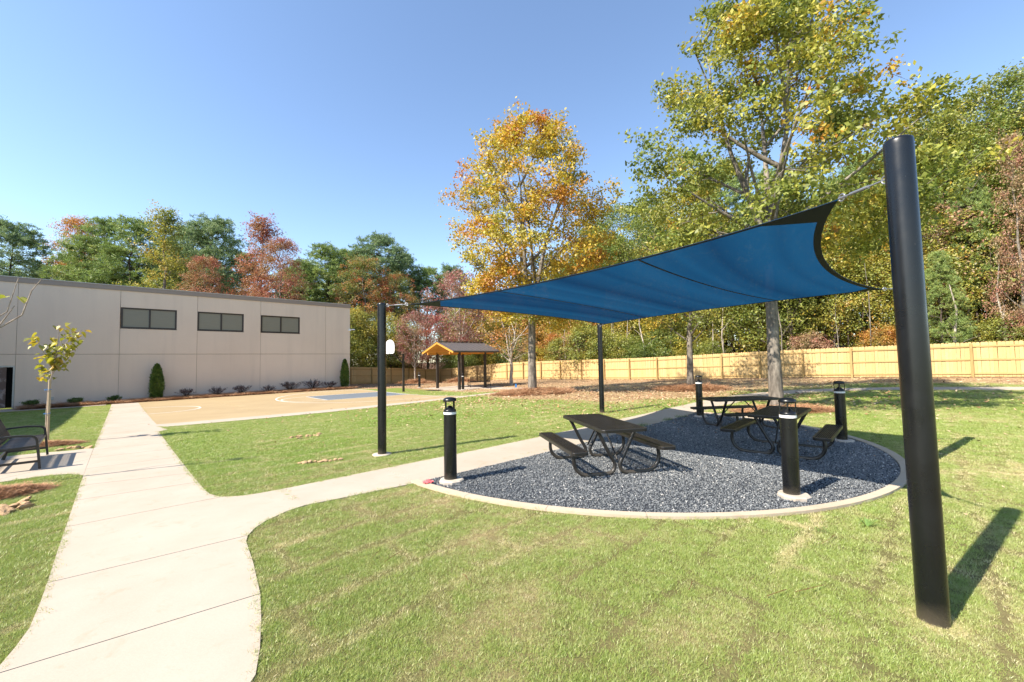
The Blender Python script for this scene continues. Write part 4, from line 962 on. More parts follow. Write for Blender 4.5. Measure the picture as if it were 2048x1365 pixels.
# bed along the wall
wb = MB(); N_ = 60; vs = []
for i in range(N_+1):
    u = -18.6+32.5*i/N_ if False else -4.6+18.5*i/N_
    for j, (v, h) in enumerate(((15.98, .012), (16.3, .05), (16.9, .09), (17.66, .06))):
        x, y = uv(u, v+(.12*math.sin(u*2.3) if j == 0 else 0)*(1 if u < 0 else 0)); vs.append((x, y, g(x, y)+h+.01*math.sin(u*5+j)))
wb.add(vs, [(4*i+j, 4*(i+1)+j, 4*(i+1)+j+1, 4*i+j+1) for i in range(N_) for j in range(3)], True)
tag(wb.build('pine_straw', M['strawbed']), 'narrow pine straw bed along the foot of the beige wall', 'pine straw', kind='stuff')
m_ = 1500; u = rng.uniform(-4.7, 13.9, m_); v = rng.uniform(15.92, 17.6, m_); x, y = OX+UX*u+VX*v, OY+UY*u+VY*v
md.append((x, y, gz(x, y)+.06, np.full(m_, 2.6)))
x, y, z, s = (np.concatenate([q[i] for q in md]) for i in range(4)); n = len(x)
scatter('pine_straw_needles', np.stack([x, y, z], 1), np.stack([rng.normal(0, .15, n), rng.normal(0, .15, n), rng.uniform(0, 6.28, n)], 1), np.stack([s, s, s], 1), rng.uniform(0, 1, n), ssrc, label='loose pine needles on the straw mounds', cat='pine straw')

# ---------------------------------------------------------------- trees
def env_profile(kind, h):      # radius factor over crown height 0..1
    if kind == 'oval': return max(.05, math.sin(PI*min(1, max(0, .12+.80*h)))**.75)
    if kind == 'egg': return float(np.interp(h, [0, .12, .3, .5, .75, 1], [.6, .92, 1, .85, .58, .22]))
    if kind == 'round': return max(.05, math.sqrt(max(0, 1-(2*h-1)**2)))
    if kind == 'cone': return max(.06, (1-h)**.75*(.55+.45*min(1, h*6)))
    if kind == 'vase': return max(.05, .45+.55*math.sin(PI*min(1, h*.85+.05)))*(1 if h < .85 else max(.15, 1-(h-.85)*4.5))
    return 1
def build_tree(seed, H, zb, Rc, kind='oval', nprim=16, nsec=150, ntw=8, nleaf=16, leaf=.14, r0=.22, sec_sig=.45, leaf_sig=.22, fork=None, low=.0, needles=False, droop=0., wob=.03, up=.5):
    """returns (trunk mesh MB, leaf verts, leaf tone). Branches are real tapered tubes; leaves are single small faces."""
    r = np.random.default_rng(seed); T = MB(); Hc = H-zb
    tops = [(np.array([0., 0, 0]), H*.97)] if not fork else None
    leaders = []
    if fork:
        zf_ = fork; trunk = [(0, 0, -.2), (r.normal(0, wob), r.normal(0, wob), zf_*.35), (r.normal(0, wob), r.normal(0, wob), zf_*.7), (0, 0, zf_)]
        T.tube(trunk, [r0*1.25, r0, r0*.93, r0*.9], 12, False)
        for i in range(3):
            a = i*2.1+r.uniform(0, .6); sp = Rc*r.uniform(.25, .45); top = np.array([sp*math.cos(a), sp*math.sin(a), H*r.uniform(.82, .95)])
            p = [np.array([0, 0, zf_-.3]), np.array([top[0]*.18, top[1]*.18, zf_+(top[2]-zf_)*.15]), np.array([top[0]*.45, top[1]*.45, zf_+(top[2]-zf_)*.45]), np.array([top[0]*.8, top[1]*.8, zf_+(top[2]-zf_)*.78]), top]
            p = [q+r.normal(0, .08, 3)*(j > 0) for j, q in enumerate(p)]
            T.tube(p, [r0*.68, r0*.55, r0*.36, r0*.18, .02], 8, False); leaders.append(p)
    else:
        K = 9; p = [np.array([r.normal(0, wob)*i, r.normal(0, wob)*i, -.2+(H*.97+.2)*i/K]) for i in range(K+1)]; p[0][:2] = 0
        T.tube(p, [max(.015, r0*(1.2 if i == 0 else 1)*(1-i/K)**.8+.01) for i in range(K+1)], 10, False); leaders.append(p)
    def on_leader(l, z):
        p = leaders[l]
        for a, b in zip(p[:-1], p[1:]):
            if a[2] <= z <= b[2]: return a+(b-a)*((z-a[2])/(b[2]-a[2]+1e-9))
        return p[0] if z < p[0][2] else p[-1]
    samples = []; sr = []
    for i in range(nprim):
        h = (i+.5)/nprim; ze_ = zb+Hc*h; a = i*2.399+r.uniform(-.3, .3); R_ = Rc*env_profile(kind, h)*r.uniform(.55, .95)
        end = np.array([R_*math.cos(a), R_*math.sin(a), ze_ - droop*R_]); l = i % len(leaders); zs = max(ze_-R_*up-.2, zb*.75 if not fork else fork)
        if not fork: zs = min(zs, H*.93)
        st = on_leader(l, zs); d = end-st; mid = st+d*.45+np.array([0, 0, (-.10 if up > .3 else .08)*np.linalg.norm(d)*.6]); mid += r.normal(0, .12, 3); L = np.linalg.norm(d)
        pts = [st*(1-t)**2+2*mid*t*(1-t)+end*t*t for t in (0, .2, .4, .6, .8, 1)]; rb = min(r0*.5, .018+.016*L)
        T.tube(pts, [rb, rb*.85, rb*.65, rb*.5, rb*.33, .008], 6, False)
        for t in (.35, .5, .65, .8, .95): samples.append(st*(1-t)**2+2*mid*t*(1-t)+end*t*t); sr.append(rb*(1-t)*.6+.006)
    for l in range(len(leaders)):
        for t in np.linspace(.45, .9, 6): samples.append(on_leader(l, zb+Hc*t)); sr.append(.02)
    S = np.array(samples); secs = []
    for i in range(nsec):
        h = r.uniform(low, 1)**{'cone': 1.8, 'egg': 1.2}.get(kind, .9); ra = r.uniform(.35, 1)**.6*Rc*env_profile(kind, h)*r.uniform(.85, 1.08); a = r.uniform(0, 2*PI); e = np.array([ra*math.cos(a), ra*math.sin(a), zb+Hc*h-droop*ra])
        D = np.linalg.norm((S-e)*[1, 1, 1.0], axis=1)+np.where(S[:, 2] > e[2], .8, 0); j = int(np.argmin(D)); st = S[j]
        if np.linalg.norm(e-st) > Rc*.6: e = st+(e-st)*(Rc*.6/np.linalg.norm(e-st))
        mid = (st+e)/2+r.normal(0, .1, 3)+np.array([0, 0, .06]); T.tube([st, mid, e], [sr[j], sr[j]*.6, .005], 4, False); secs.append((st, mid, e))
    C = []
    for st, mid, e in secs:
        for _ in range(ntw):
            t = r.uniform(.45, 1.1); c = st*(1-t)+e*t + r.normal(0, sec_sig, 3)*[1, 1, .6 if not needles else .35]; C.append(c)
            if r.uniform() < .25: T.tube([st*(1-min(t, 1))+e*min(t, 1), c], [.008, .003], 3, False)
    C = np.array(C); m_ = len(C)
    if needles:
        nl = nleaf; c = np.repeat(C, nl, 0); n = len(c); d = r.normal(0, 1, (n, 3)); d[:, 2] = np.abs(d[:, 2])*.9+.1; d /= np.linalg.norm(d, axis=1)[:, None]
        L = leaf*r.uniform(.7, 1.1, n)[:, None]; s = np.cross(d, r.normal(0, 1, (n, 3))); s /= np.linalg.norm(s, axis=1)[:, None]; w = .13*leaf
        base = c+r.normal(0, leaf_sig*.3, (n, 3)); V = np.stack([base-s*w*.4, base+s*w*.4, base+d*L+s*w*.5, base+d*L-s*w*.5], 1)
        tone = np.repeat(r.uniform(0, 1, m_), nl)*.7+r.uniform(0, .3, n)
    else:
        c = np.repeat(C, nleaf, 0); n = len(c); c = c+r.normal(0, leaf_sig, (n, 3))*[1, 1, .7]
        nr = r.normal(0, 1, (n, 3))+[0, 0, .55]; out = c-np.array([0, 0, zb+Hc*.4]); out /= np.linalg.norm(out, axis=1)[:, None]+1e-6; nr += out*.5; nr /= np.linalg.norm(nr, axis=1)[:, None]
        t1 = np.cross(nr, r.normal(0, 1, (n, 3))); t1 /= np.linalg.norm(t1, axis=1)[:, None]; t2 = np.cross(nr, t1); L = (leaf*r.uniform(.6, 1.2, n))[:, None]
        fold = nr*L*r.uniform(-.18, .18, n)[:, None]
        V = np.stack([c-t1*L*.5, c-t2*L*.28+fold, c+t1*L*.5, c+t2*L*.28+fold], 1); tone = np.repeat(r.uniform(0, 1, m_), nleaf)*.45+r.uniform(0, .55, n)
    return T, V, tone
def tree_meshes(name, **kw):
    T, V, tone = build_tree(**kw); return T.mesh('trunk', M['bark']), qmesh('crown', V, 4, M['green'], tone)
def put_tree(name, meshes, x, y, leafmat, bark, label, scale=(1, 1, 1), rz=0, group=None, cat='tree', z=None):
    t = thing(name, label, cat, (x, y, (g(x, y) if z is None else z)), rz, group); t.scale = scale
    for me_, nm, mt in ((meshes[0], 'trunk', bark), (meshes[1], 'crown', leafmat)):
        o = link(nm, me_, t); o.material_slots[0].link = 'OBJECT'; o.material_slots[0].material = M[mt]
    return t
# hero trees
put_tree('oak_tree', tree_meshes('a', seed=11, H=14.5, zb=3.6, Rc=4.7, kind='oval', nprim=26, nsec=260, ntw=8, nleaf=24, leaf=.165, r0=.205, sec_sig=.32, leaf_sig=.17, fork=5.2, up=1.0), 1.05, 22.0, 'oak_gold', 'bark',
         'tall golden yellow oak with straight grey trunk standing alone in the middle')
put_tree('oak_tree', tree_meshes('b', seed=23, H=14.7, zb=4.6, Rc=5.1, kind='egg', nprim=26, nsec=215, ntw=8, nleaf=33, leaf=.15, r0=.185, sec_sig=.30, leaf_sig=.16, fork=5.8, up=.9), 8.78, 13.75, 'oak_green', 'bark',
         'largest oak, green and amber leaves, its trunk rising behind the right picnic table', rz=2.7)
put_tree('oak_tree', tree_meshes('c', seed=31, H=10.8, zb=3.4, Rc=3.2, kind='oval', nprim=14, nsec=120, ntw=8, nleaf=14, leaf=.15, r0=.17, sec_sig=.4, leaf_sig=.22, up=.8, wob=.05), 9.66, 22.47, 'yellowgreen', 'bark',
         'slim tree with yellow-green leaves behind the far bollard and back picnic table')
put_tree('ornamental_tree', tree_meshes('d', seed=35, H=8.0, zb=2.6, Rc=3.2, kind='vase', nprim=9, nsec=60, ntw=6, nleaf=8, leaf=.16, r0=.14, sec_sig=.4, leaf_sig=.25, fork=2.0, up=1.0), -.1, 35.2, 'orange', 'barkpale',
         'thin pale-stemmed tree with sparse orange leaves just left of the golden oak trunk')
vase = tree_meshes('v', seed=41, H=11.5, zb=3.4, Rc=4.0, kind='vase', nprim=14, nsec=130, ntw=8, nleaf=13, leaf=.19, r0=.16, sec_sig=.45, leaf_sig=.25, fork=2.6, up=1.0)
put_tree('crape_tree', vase, -9.0+3.0, 47.6, 'purple', 'barkpale', 'dusky red tree with pale trunk rising behind the pavilion roof', (1.05, 1.05, 1.1), .4)
put_tree('crape_tree', vase, -11.3, 47.6, 'purple', 'barkpale', 'smaller crimson tree with pale trunk between the hoop and the pavilion', (.62, .62, .72), 2.3)
# wood prototypes
dec = [tree_meshes('p', seed=s, H=20, zb=zb, Rc=rc, kind=kd, nprim=18, nsec=170, ntw=7, nleaf=22, leaf=.205, r0=.24, sec_sig=.50, leaf_sig=.26, up=.8) for s, zb, rc, kd in ((51, 4.5, 4.6, 'oval'), (52, 6, 5.2, 'round'), (53, 3, 4.2, 'cone'), (54, 7, 4.8, 'vase'))]
pin = [tree_meshes('q', seed=s, H=20, zb=zb, Rc=rc, kind=kd, nprim=34, nsec=300, ntw=8, nleaf=16, leaf=.34, r0=.22, sec_sig=.50, leaf_sig=.25, needles=True, up=.15, droop=-.12) for s, zb, rc, kd in ((61, 3, 4.9, 'egg'), (62, 6, 4.2, 'oval'), (63, 9, 4.2, 'round'))]
bush = [tree_meshes('r', seed=s, H=5, zb=.35, Rc=2.1, kind='round', nprim=10, nsec=70, ntw=8, nleaf=16, leaf=.16, r0=.05, sec_sig=.36, leaf_sig=.22, up=.9) for s in (71, 72, 73)]
smal = [tree_meshes('s', seed=s, H=8.5, zb=1.6, Rc=3.0, kind='oval', nprim=13, nsec=110, ntw=8, nleaf=17, leaf=.17, r0=.09, sec_sig=.45, leaf_sig=.28, up=.7) for s in (81, 82, 83)]
def at_px(px, Z): return ((px-1024)/820*Z, Z)
def htree(px, Z, ytop):       # height of a tree whose top shows at picture row ytop
    x, y = at_px(px, Z); yh = 722-.0175*(px-1024); return (yh-ytop)/820*Z+1.85-g(x, y)
SKY = [  # px, Z, ytop, width factor, prototype, leaf, label
 (14, 58, 440, 1.0, pin[1], 'pine_blue', 'sparse bluish pine above the far left end of the roof'),
 (150, 66, 428, .75, dec[0], 'orange', 'rusty brown crown peeping out behind the bright green pine'),
 (165, 52, 470, 1.15, pin[0], 'pine', 'broad low green pine left of the twin pines above the roof'),
 (205, 54, 434, 1.0, pin[0], 'pine', 'bright green pine with a pointed top above the roof, third from the left'),
 (262, 52, 432, 1.15, pin[0], 'pine', 'full rounded green pine left of the yellow-green tree above the roof'),
 (325, 48, 402, 1.0, dec[2], 'yellowgreen', 'tall yellow-green sweetgum above the middle of the roof'),
 (365, 60, 450, 1.0, pin[2], 'pine_blue', 'dark pine in the gap between the sweetgum and the russet trees'),
 (420, 56, 432, 1.0, pin[1], 'pine_blue', 'dark open pine between the sweetgum and the big russet tree'),
 (405, 46, 508, .8, dec[0], 'red', 'low rusty tree just above the roof'),
 (520, 50, 420, 1.05, dec[2], 'red', 'big russet red tree above the right part of the roof'),
 (560, 47, 470, .8, dec[0], 'red', 'dark russet tree against the right side of the big russet one'),
 (600, 60, 520, .9, pin[1], 'pine', 'low pine in the gap right of the russet trees'),
 (650, 62, 486, 1.2, pin[0], 'pine', 'wide pine above the right corner of the building'),
 (700, 66, 500, 1.1, pin[2], 'pine', 'tall pine standing behind the orange and green maple'),
 (758, 66, 468, 1.1, pin[2], 'pine_blue', 'highest dark pine behind the maple near the first shade pole'),
 (806, 70, 505, .8, pin[2], 'pine_blue', 'small dark pine right of the highest pine behind the maple'),
 (728, 54, 510, 1.15, dec[0], 'maple', 'maple turning orange red on its left side beside the building corner'),
 (790, 56, 545, 1.0, dec[1], 'maple', 'green maple with a few red sprays right behind the first shade pole'),
 (855, 72, 535, 1.0, pin[2], 'pine', 'far pine top above the dusky red tree'),
 (905, 74, 530, .9, pin[1], 'pine_blue', 'far pine top left of the golden oak crown'),
 (940, 62, 585, .9, dec[1], 'yellowgreen', 'olive tree behind the left flank of the golden oak'),
 (1010, 60, 590, 1.0, dec[0], 'orange', 'orange tree far behind the golden oak trunk'),
 (1110, 58, 520, 1.0, dec[1], 'yellowgreen', 'olive green tree behind the right flank of the golden oak'),
 (1190, 54, 440, 1.0, dec[0], 'yellowgreen', 'yellow-green tree right of the golden oak crown'),
 (1250, 52, 404, 1.1, dec[1], 'green', 'leafy green tree filling the skyline gap between the two oaks'),
 (1320, 46, 395, 1.0, dec[0], 'green', 'green tree behind the left edge of the largest oak'),
 (1390, 42, 440, .9, dec[3], 'oak_gold', 'golden tree low behind the left side of the largest oak'),
 (1450, 44, 320, 1.0, pin[1], 'pine', 'tall pine seen through the largest oak above the sail'),
 (1560, 40, 330, 1.1, pin[0], 'pine', 'pine behind the forked trunk of the largest oak'),
 (1620, 38, 400, 1.0, dec[1], 'orange', 'orange tree behind the end of the blue sail'),
 (1700, 36, 340, 1.0, dec[0], 'green', 'green tree behind the tall foreground pole'),
 (1760, 34, 300, 1.0, pin[2], 'pine', 'pine crown just left of the top of the foreground pole'),
 (1890, 27, 215, .9, dec[0], 'oak_green', 'green and amber oak right of the top of the foreground pole'),
 (1960, 29, 190, .9, dec[1], 'yellowgreen', 'olive tree second from the right edge on the skyline'),
 (2030, 27, 135, 1.0, dec[3], 'yellowgreen', 'tallest olive green tree cut off by the right edge of the picture'),
 (1960, 25, 350, .5, pin[1], 'pine', 'light green pine inside the wood near the right edge'),
 (1885, 24, 500, .75, pin[0], 'pine', 'small young pine over the fence right of the foreground pole'),
 (2052, 22.6, 245, .55, dec[2], 'pink', 'pinkish red tree at the right edge above the fence'),
 (2120, 24, 150, 1.0, dec[1], 'green', 'green tree just beyond the right edge of the picture'),
]
for i, (px, Z, yt, wf_, pr, lf, lab) in enumerate(SKY):
    x, y = at_px(px, Z); h = htree(px, Z, yt); s = h/20.3
    if px > 640 and float(fence_side(np.array(x), np.array(y))) < 1.2:
        d = 1.2-float(fence_side(np.array(x), np.array(y))); x += .69*d*1.0; y += .723*d*1.0
    put_tree('pine_tree' if lf.startswith('pine') else 'broadleaf_tree', pr, x, y, lf, 'barkdark' if lf.startswith('pine') else 'bark', lab, (s*wf_, s*wf_, s), random.uniform(0, 6.28))
# understorey right behind the fence
def fpt(t, off):  # along the fence line from FA to FB, off metres beyond it
    dx, dy = .723, -.69; return (FA[0]+dx*t+.69*off, FA[1]+dy*t+.723*off)
kinds = ['yellowgreen', 'green', 'yellowgreen', 'orange', 'green', 'yellowgreen', 'oak_gold', 'green', 'pink', 'yellowgreen']
cname = {'yellowgreen': 'yellow-green', 'green': 'green', 'orange': 'orange', 'oak_gold': 'golden', 'pink': 'pinkish red', 'pine': 'dark green pine', 'red': 'russet', 'maple': 'red and green'}
i = 0
for t in np.arange(-1, 62, 1.75):
    tt = t+random.uniform(-.4, .4); x, y = fpt(tt, random.uniform(1.6, 3.4)); lf = kinds[(i*7+i//3) % len(kinds)]; s = random.uniform(.75, 1.15)*(1 if t < 30 else .62)
    if t > 30 and random.random() < .45: i += 1; continue
    put_tree('undergrowth_bush', bush[i % 3], x, y, lf, 'barkdark', '%s bush crowding behind the tan fence' % cname[lf], (s, s, s*random.uniform(.8, 1.1)), random.uniform(0, 6.28), 'bushes behind the fence', 'bush'); i += 1
for t in np.arange(-2, 62, 2.6):
    tt = t+random.uniform(-.7, .7); x, y = fpt(tt, random.uniform(4.0, 8)); lf = kinds[(i*3+i//4) % len(kinds)]; s = random.uniform(.85, 1.3)
    put_tree('small_tree', smal[i % 3], x, y, lf, 'barkdark', '%s small tree filling the edge of the wood behind the fence' % cname[lf], (s, s, s), random.uniform(0, 6.28), 'small trees at the edge of the wood'); i += 1
for t in np.arange(0, 64, 3.4):
    tt = t+random.uniform(-1, 1); x, y = fpt(tt, random.uniform(9, 15)); lf = random.choice(['green', 'yellowgreen', 'green', 'orange']); s = random.uniform(1.1, 1.6)
    put_tree('undergrowth_bush', bush[i % 3], x, y, lf, 'barkdark', '%s bush crowding deep' % cname[lf], (s*1.3, s*1.3, s), random.uniform(0, 6.28), 'bushes inside the wood', 'bush'); i += 1
for (t, off, lf) in ((-1.5, 2, 'maple'), (-4, 3, 'green'), (-6.5, 1.5, 'yellowgreen'), (-9, 3, 'green'), (-3, 5.5, 'orange'), (-8, 6, 'green'), (-11.5, 2.5, 'yellowgreen')):
    x, y = FA[0]+.61*t-.79*off*-1*-1, FA[1]+.79*t+.61*off; s = random.uniform(.8, 1.15)
    put_tree('small_tree', smal[i % 3], x, y, lf, 'barkdark', '%s small tree behind the fence left of its corner' % cname[lf], (s, s, s*.85), random.uniform(0, 6.28), 'small trees behind the left fence run'); i += 1
for t in np.arange(0, 66, 4.2):
    for off in (11, 18, 27):
        tt = t+random.uniform(-1.6, 1.6); x, y = fpt(tt, off+random.uniform(-2, 2)); pr, lf = random.choice([(dec[0], 'green'), (dec[1], 'yellowgreen'), (dec[3], 'green'), (pin[0], 'pine'), (dec[1], 'green')])
        px_ = 1024+820*x/y; yt = np.interp(px_, [700, 900, 1000, 1180, 1250, 1330, 1500, 1700, 1850, 1950, 2048], [540, 560, 600, 480, 440, 430, 400, 360, 280, 240, 190])+random.uniform(5, 60)
        h = min(23, htree(px_, y, yt)); s = h/20.3; w = max(.75, min(1.15, s*1.15))
        put_tree('wood_tree', pr, x, y, lf, 'barkdark', '%s filling the dense wood behind the tan fence' % ('pine tree' if lf == 'pine' else cname[lf]+' tree'), (w, w, s), random.uniform(0, 6.28), 'trees of the wood behind the fence')
for j, px in enumerate(range(-60, 700, 62)):
    Z = random.uniform(66, 78); x, y = at_px(px+random.uniform(-15, 15), Z); h = htree(px, Z, random.uniform(500, 545)); s = h/20.3
    put_tree('wood_tree', random.choice([pin[0], dec[1]]), x, y, random.choice(['pine', 'green', 'pine']), 'barkdark', 'dark tree of the far wood seen low above the beige building roof', (1.1, 1.1, s), random.uniform(0, 6), 'far trees behind the building')
# bare-stemmed trunks standing just behind the fence
tk = MB(); tk.tube([(0, 0, -.2), (.05, 0, 3), (0, .08, 7), (.1, .1, 12)], [.24, .2, .17, .12], 10); tkm = tk.mesh('trunk', M['barkdark'])
for (px, Z, s, lab) in ((1583, 31.5, .9, 'dark mottled pine trunk behind the fence right of the largest oak trunk'), (1532, 36, .7, 'dark thin trunk behind the fence left of the largest oak trunk'), (1322, 40, .45, 'pale thin trunk behind the fence right of the slim black pole')):
    x, y = at_px(px, Z); t = thing('bare_tree', lab, 'tree', (x, y, g(x, y)), 0); o = link('trunk', tkm, t); o.scale = (s, s, 1)

tk2 = MB(); tk2.tube([(0, 0, -.2), (.12, .03, 1.6), (.05, .1, 3.4), (.3, .05, 5.6), (.25, -.1, 8)], [.07, .055, .045, .03, .015], 7)
for (z0, ax_, ay_, zz) in ((2.2, .9, .3, 3.3), (3.0, -.8, .4, 4.2), (1.5, -.6, -.5, 2.3), (4.0, .7, -.6, 5.2)): tk2.tube([(.1, .05, z0), (ax_*.5, ay_*.5, z0+.7), (ax_, ay_, zz)], [.025, .015, .006], 5, False)
tk2m = tk2.mesh('trunk', M['bark'])
for j in range(30):
    x, y = fpt(random.uniform(8, 56), random.uniform(1.2, 5)); s_ = random.uniform(.7, 1.5)
    t = thing('bare_tree', 'thin bare sapling', 'tree', (x, y, g(x, y)), random.uniform(0, 6), 'thin bare stems behind the fence'); t.scale = (s_, s_, random.uniform(.6, 1)); o = link('trunk', tk2m, t); o.material_slots[0].link = 'OBJECT'; o.material_slots[0].material = M[random.choice(['bark', 'barkdark', 'barkpale'])]

# arborvitae against the wall, twiggy shrubs
def wallpt(a, dist): x = BL[0]+UX*a-VX*dist; y = BL[1]+UY*a-VY*dist; return x, y
def thuja(seed, H, Rr):
    r = np.random.default_rng(seed); n = 5200; h = r.uniform(0, 1, n)**.85; a = r.uniform(0, 2*PI, n); rad = Rr*np.sin(PI*np.clip(.16+.84*h, 0, 1))**.55*(1-.25*h)*(.75+.25*np.sin(a*5+h*9)*.4+.1*r.normal(0, 1, n)); rad *= r.uniform(.75, 1, n)
    c = np.stack([rad*np.cos(a), rad*np.sin(a), .08+h*(H-.08)], 1); d = np.stack([np.cos(a)*.5, np.sin(a)*.5, np.ones(n)], 1)+r.normal(0, .35, (n, 3)); d /= np.linalg.norm(d, axis=1)[:, None]
    s = np.cross(d, r.normal(0, 1, (n, 3))); s /= np.linalg.norm(s, axis=1)[:, None]; L = r.uniform(.07, .15, n)[:, None]; V = np.stack([c-s*.012, c+s*.012, c+d*L+s*.022, c+d*L-s*.022], 1)
    T = MB(); T.tube([(0, 0, -.05), (0, 0, H*.8)], [.03, .01], 6); return T.mesh('trunk', M['barkdark']), qmesh('crown', V, 4, M['thuja'], r.uniform(0, 1, n))
x, y = wallpt(-13.0, .75); put_tree('arborvitae', thuja(5, 2.28, .44), x, y, 'thuja', 'barkdark', 'narrow dark green arborvitae at the wall below the leftmost window', cat='shrub')
x, y = wallpt(-.74, .7); put_tree('arborvitae', thuja(6, 2.45, .42), x, y, 'thuja', 'barkdark', 'narrow dark green arborvitae at the right corner of the building', cat='shrub')
def twig_shrub(seed, H, Rr, nst, dens):
    r = np.random.default_rng(seed); T = MB(); C = []
    for i in range(nst):
        a = r.uniform(0, 2*PI); sp = r.uniform(.2, 1); e = np.array([Rr*sp*math.cos(a), Rr*sp*math.sin(a), H*r.uniform(.6, 1)*(1-.35*sp)]); m_ = e*.5+r.normal(0, .03, 3)+[0, 0, .03]
        T.tube([(0, 0, 0), m_, e], [.011, .008, .005], 4, False)
        for _ in range(dens): t = r.uniform(.35, 1); C.append(m_*(1-t)+e*t+r.normal(0, .045, 3))
    C = np.array(C); n = len(C); nr = r.normal(0, 1, (n, 3)); nr /= np.linalg.norm(nr, axis=1)[:, None]; t1 = np.cross(nr, r.normal(0, 1, (n, 3))); t1 /= np.linalg.norm(t1, axis=1)[:, None]; t2 = np.cross(nr, t1); L = r.uniform(.045, .085, n)[:, None]
    return T.mesh('stems', M['barkdark']), qmesh('leaves', np.stack([C-t1*L*.5, C-t2*L*.3, C+t1*L*.5, C+t2*L*.3], 1), 4, M['loropetalum'], r.uniform(0, 1, n))
sh = [twig_shrub(s, 1.0, .85, 46, 14) for s in (3, 4)]; shd = twig_shrub(9, .6, .45, 40, 40)
def put_shrub(a, d, m_, lab, s, lf, grp):
    x, y = wallpt(a, d); t = thing('shrub', lab, 'shrub', (x, y, g(x, y)+.04), random.uniform(0, 6), grp); s *= .85; t.scale = (s, s, s)
    for q, nm in zip(m_, ('stems', 'leaves')):
        o = link(nm, q, t)
        if nm == 'leaves': o.material_slots[0].link = 'OBJECT'; o.material_slots[0].material = M[lf]
for q, (a, s, lab) in enumerate(((-11.47, .95, 'first twiggy purple shrub right of the left arborvitae'), (-9.78, .9, 'wide twiggy purple shrub below the gap between the left and middle windows'), (-8.29, 1.0, 'twiggy purple shrub below the right end of the middle window'),
        (-6.62, .8, 'low twiggy shrub below the left end of the rightmost window'), (-5.07, 1.15, 'tall twiggy shrub below the middle of the rightmost window'), (-3.42, 1.2, 'tall twiggy shrub just right of the rightmost window'), (-2.05, 1.0, 'last twiggy shrub before the right arborvitae'))):
    put_shrub(a, .85, sh[q % 2], lab, s, 'loropetalum', 'twiggy shrubs along the wall')
for a, lab in ((-18.3, 'small dark shrub beside the door'), (-16.6, 'small dark shrub between the door and the walkway'), (-14.95, 'small dark shrub at the wall where the walkway ends')):
    put_shrub(a, .75, shd, lab, 1.0, 'thuja' if a > -18.5 else 'green', 'small dark shrubs along the wall')

# redbud sapling with stake, by the bench
def heart_leaves(name, C, r, size, mat, parent=None):
    pts = [(0, 0), (.28, -.10), (.5, .12), (.46, .42), (.2, .78), (0, 1.0), (-.2, .78), (-.46, .42), (-.5, .12), (-.28, -.10)]
    V = []; tone = []
    for c in C:
        th = r.uniform(0, 2*PI); d = np.array([math.cos(th), math.sin(th), -r.uniform(.1, 1.3)]); d /= np.linalg.norm(d); s = np.cross(d, [0, 0, 1]); s /= np.linalg.norm(s); nn = np.cross(s, d); L = size*r.uniform(.6, 1.15); tn = r.uniform(0, 1)
        for half in (0, 1):
            idx = [0, 1, 2, 3, 4, 5] if half == 0 else [0, 5, 6, 7, 8, 9]
            cen_ = [c+s*pts[q][0]*L+d*pts[q][1]*L+nn*abs(pts[q][0])*L*.5 for q in idx]; V += cen_; tone.append(tn)
    return qmesh(name, np.array(V), 6, mat, np.array(tone))
r = np.random.default_rng(77); rx, ry = -11.84, 10.48
rb = thing('redbud_sapling', 'young tree with yellow-green heart-shaped leaves tied to a stake behind the bench', 'tree', (rx, ry, g(rx, ry))); rb.scale = (.82, .82, 1)
T = MB(); T.tube([(0, 0, -.05), (-.02, .01, .7), (.02, 0, 1.3), (.05, .02, 1.6), (.16, .05, 2.2), (.22, .06, 2.9)], [.03, .026, .022, .02, .014, .006], 8); C_ = []
for (sx, sy, sz, ex, ey, ez) in ((.05, .02, 1.6, -.45, .1, 2.0), (.1, .03, 1.8, -.25, -.2, 2.75), (.12, .04, 2.0, .7, .2, 2.75), (.12, .04, 1.9, .45, -.2, 2.3), (.14, .05, 2.1, .25, .25, 3.0), (.16, .05, 2.3, .9, .1, 2.9), (.14, .05, 2.1, -.1, .2, 2.6), (.08, .02, 1.7, .3, .1, 2.15)):
    a = np.array([sx, sy, sz]); e = np.array([ex, ey, ez]); m_ = (a+e)/2+[0, 0, .05]; T.tube([a, m_, e], [.010, .007, .003], 5, False)
    for _ in range(21 if ex < .85 else 9): t = r.uniform(.25, 1.05); C_.append(a*(1-t)+e*t+r.normal(0, .085, 3))
T.build('trunk', M['barebark'], rb); link('leaves', heart_leaves('leaves', C_, r, .165, M['redbud']), rb)
stk = thing('tree_stake', 'pale wooden stake with blue ties holding the young tree', 'stake', (rx+.075, ry-.03, g(rx, ry)))
b = MB(); b.tube([(0, 0, -.1), (.0, 0, 1.62)], .026, 8); b.build('stake', M['stake'], stk)
for h in (.78, 1.38): b = MB(); b.tube([(-.09+.055*0+(.075)*math.cos(a)+.05, .045*math.sin(a), h+.01*math.sin(a)) for a in np.linspace(0, 2*PI, 14)], .006, 5, False); b.build('tie', M['blue'], stk)
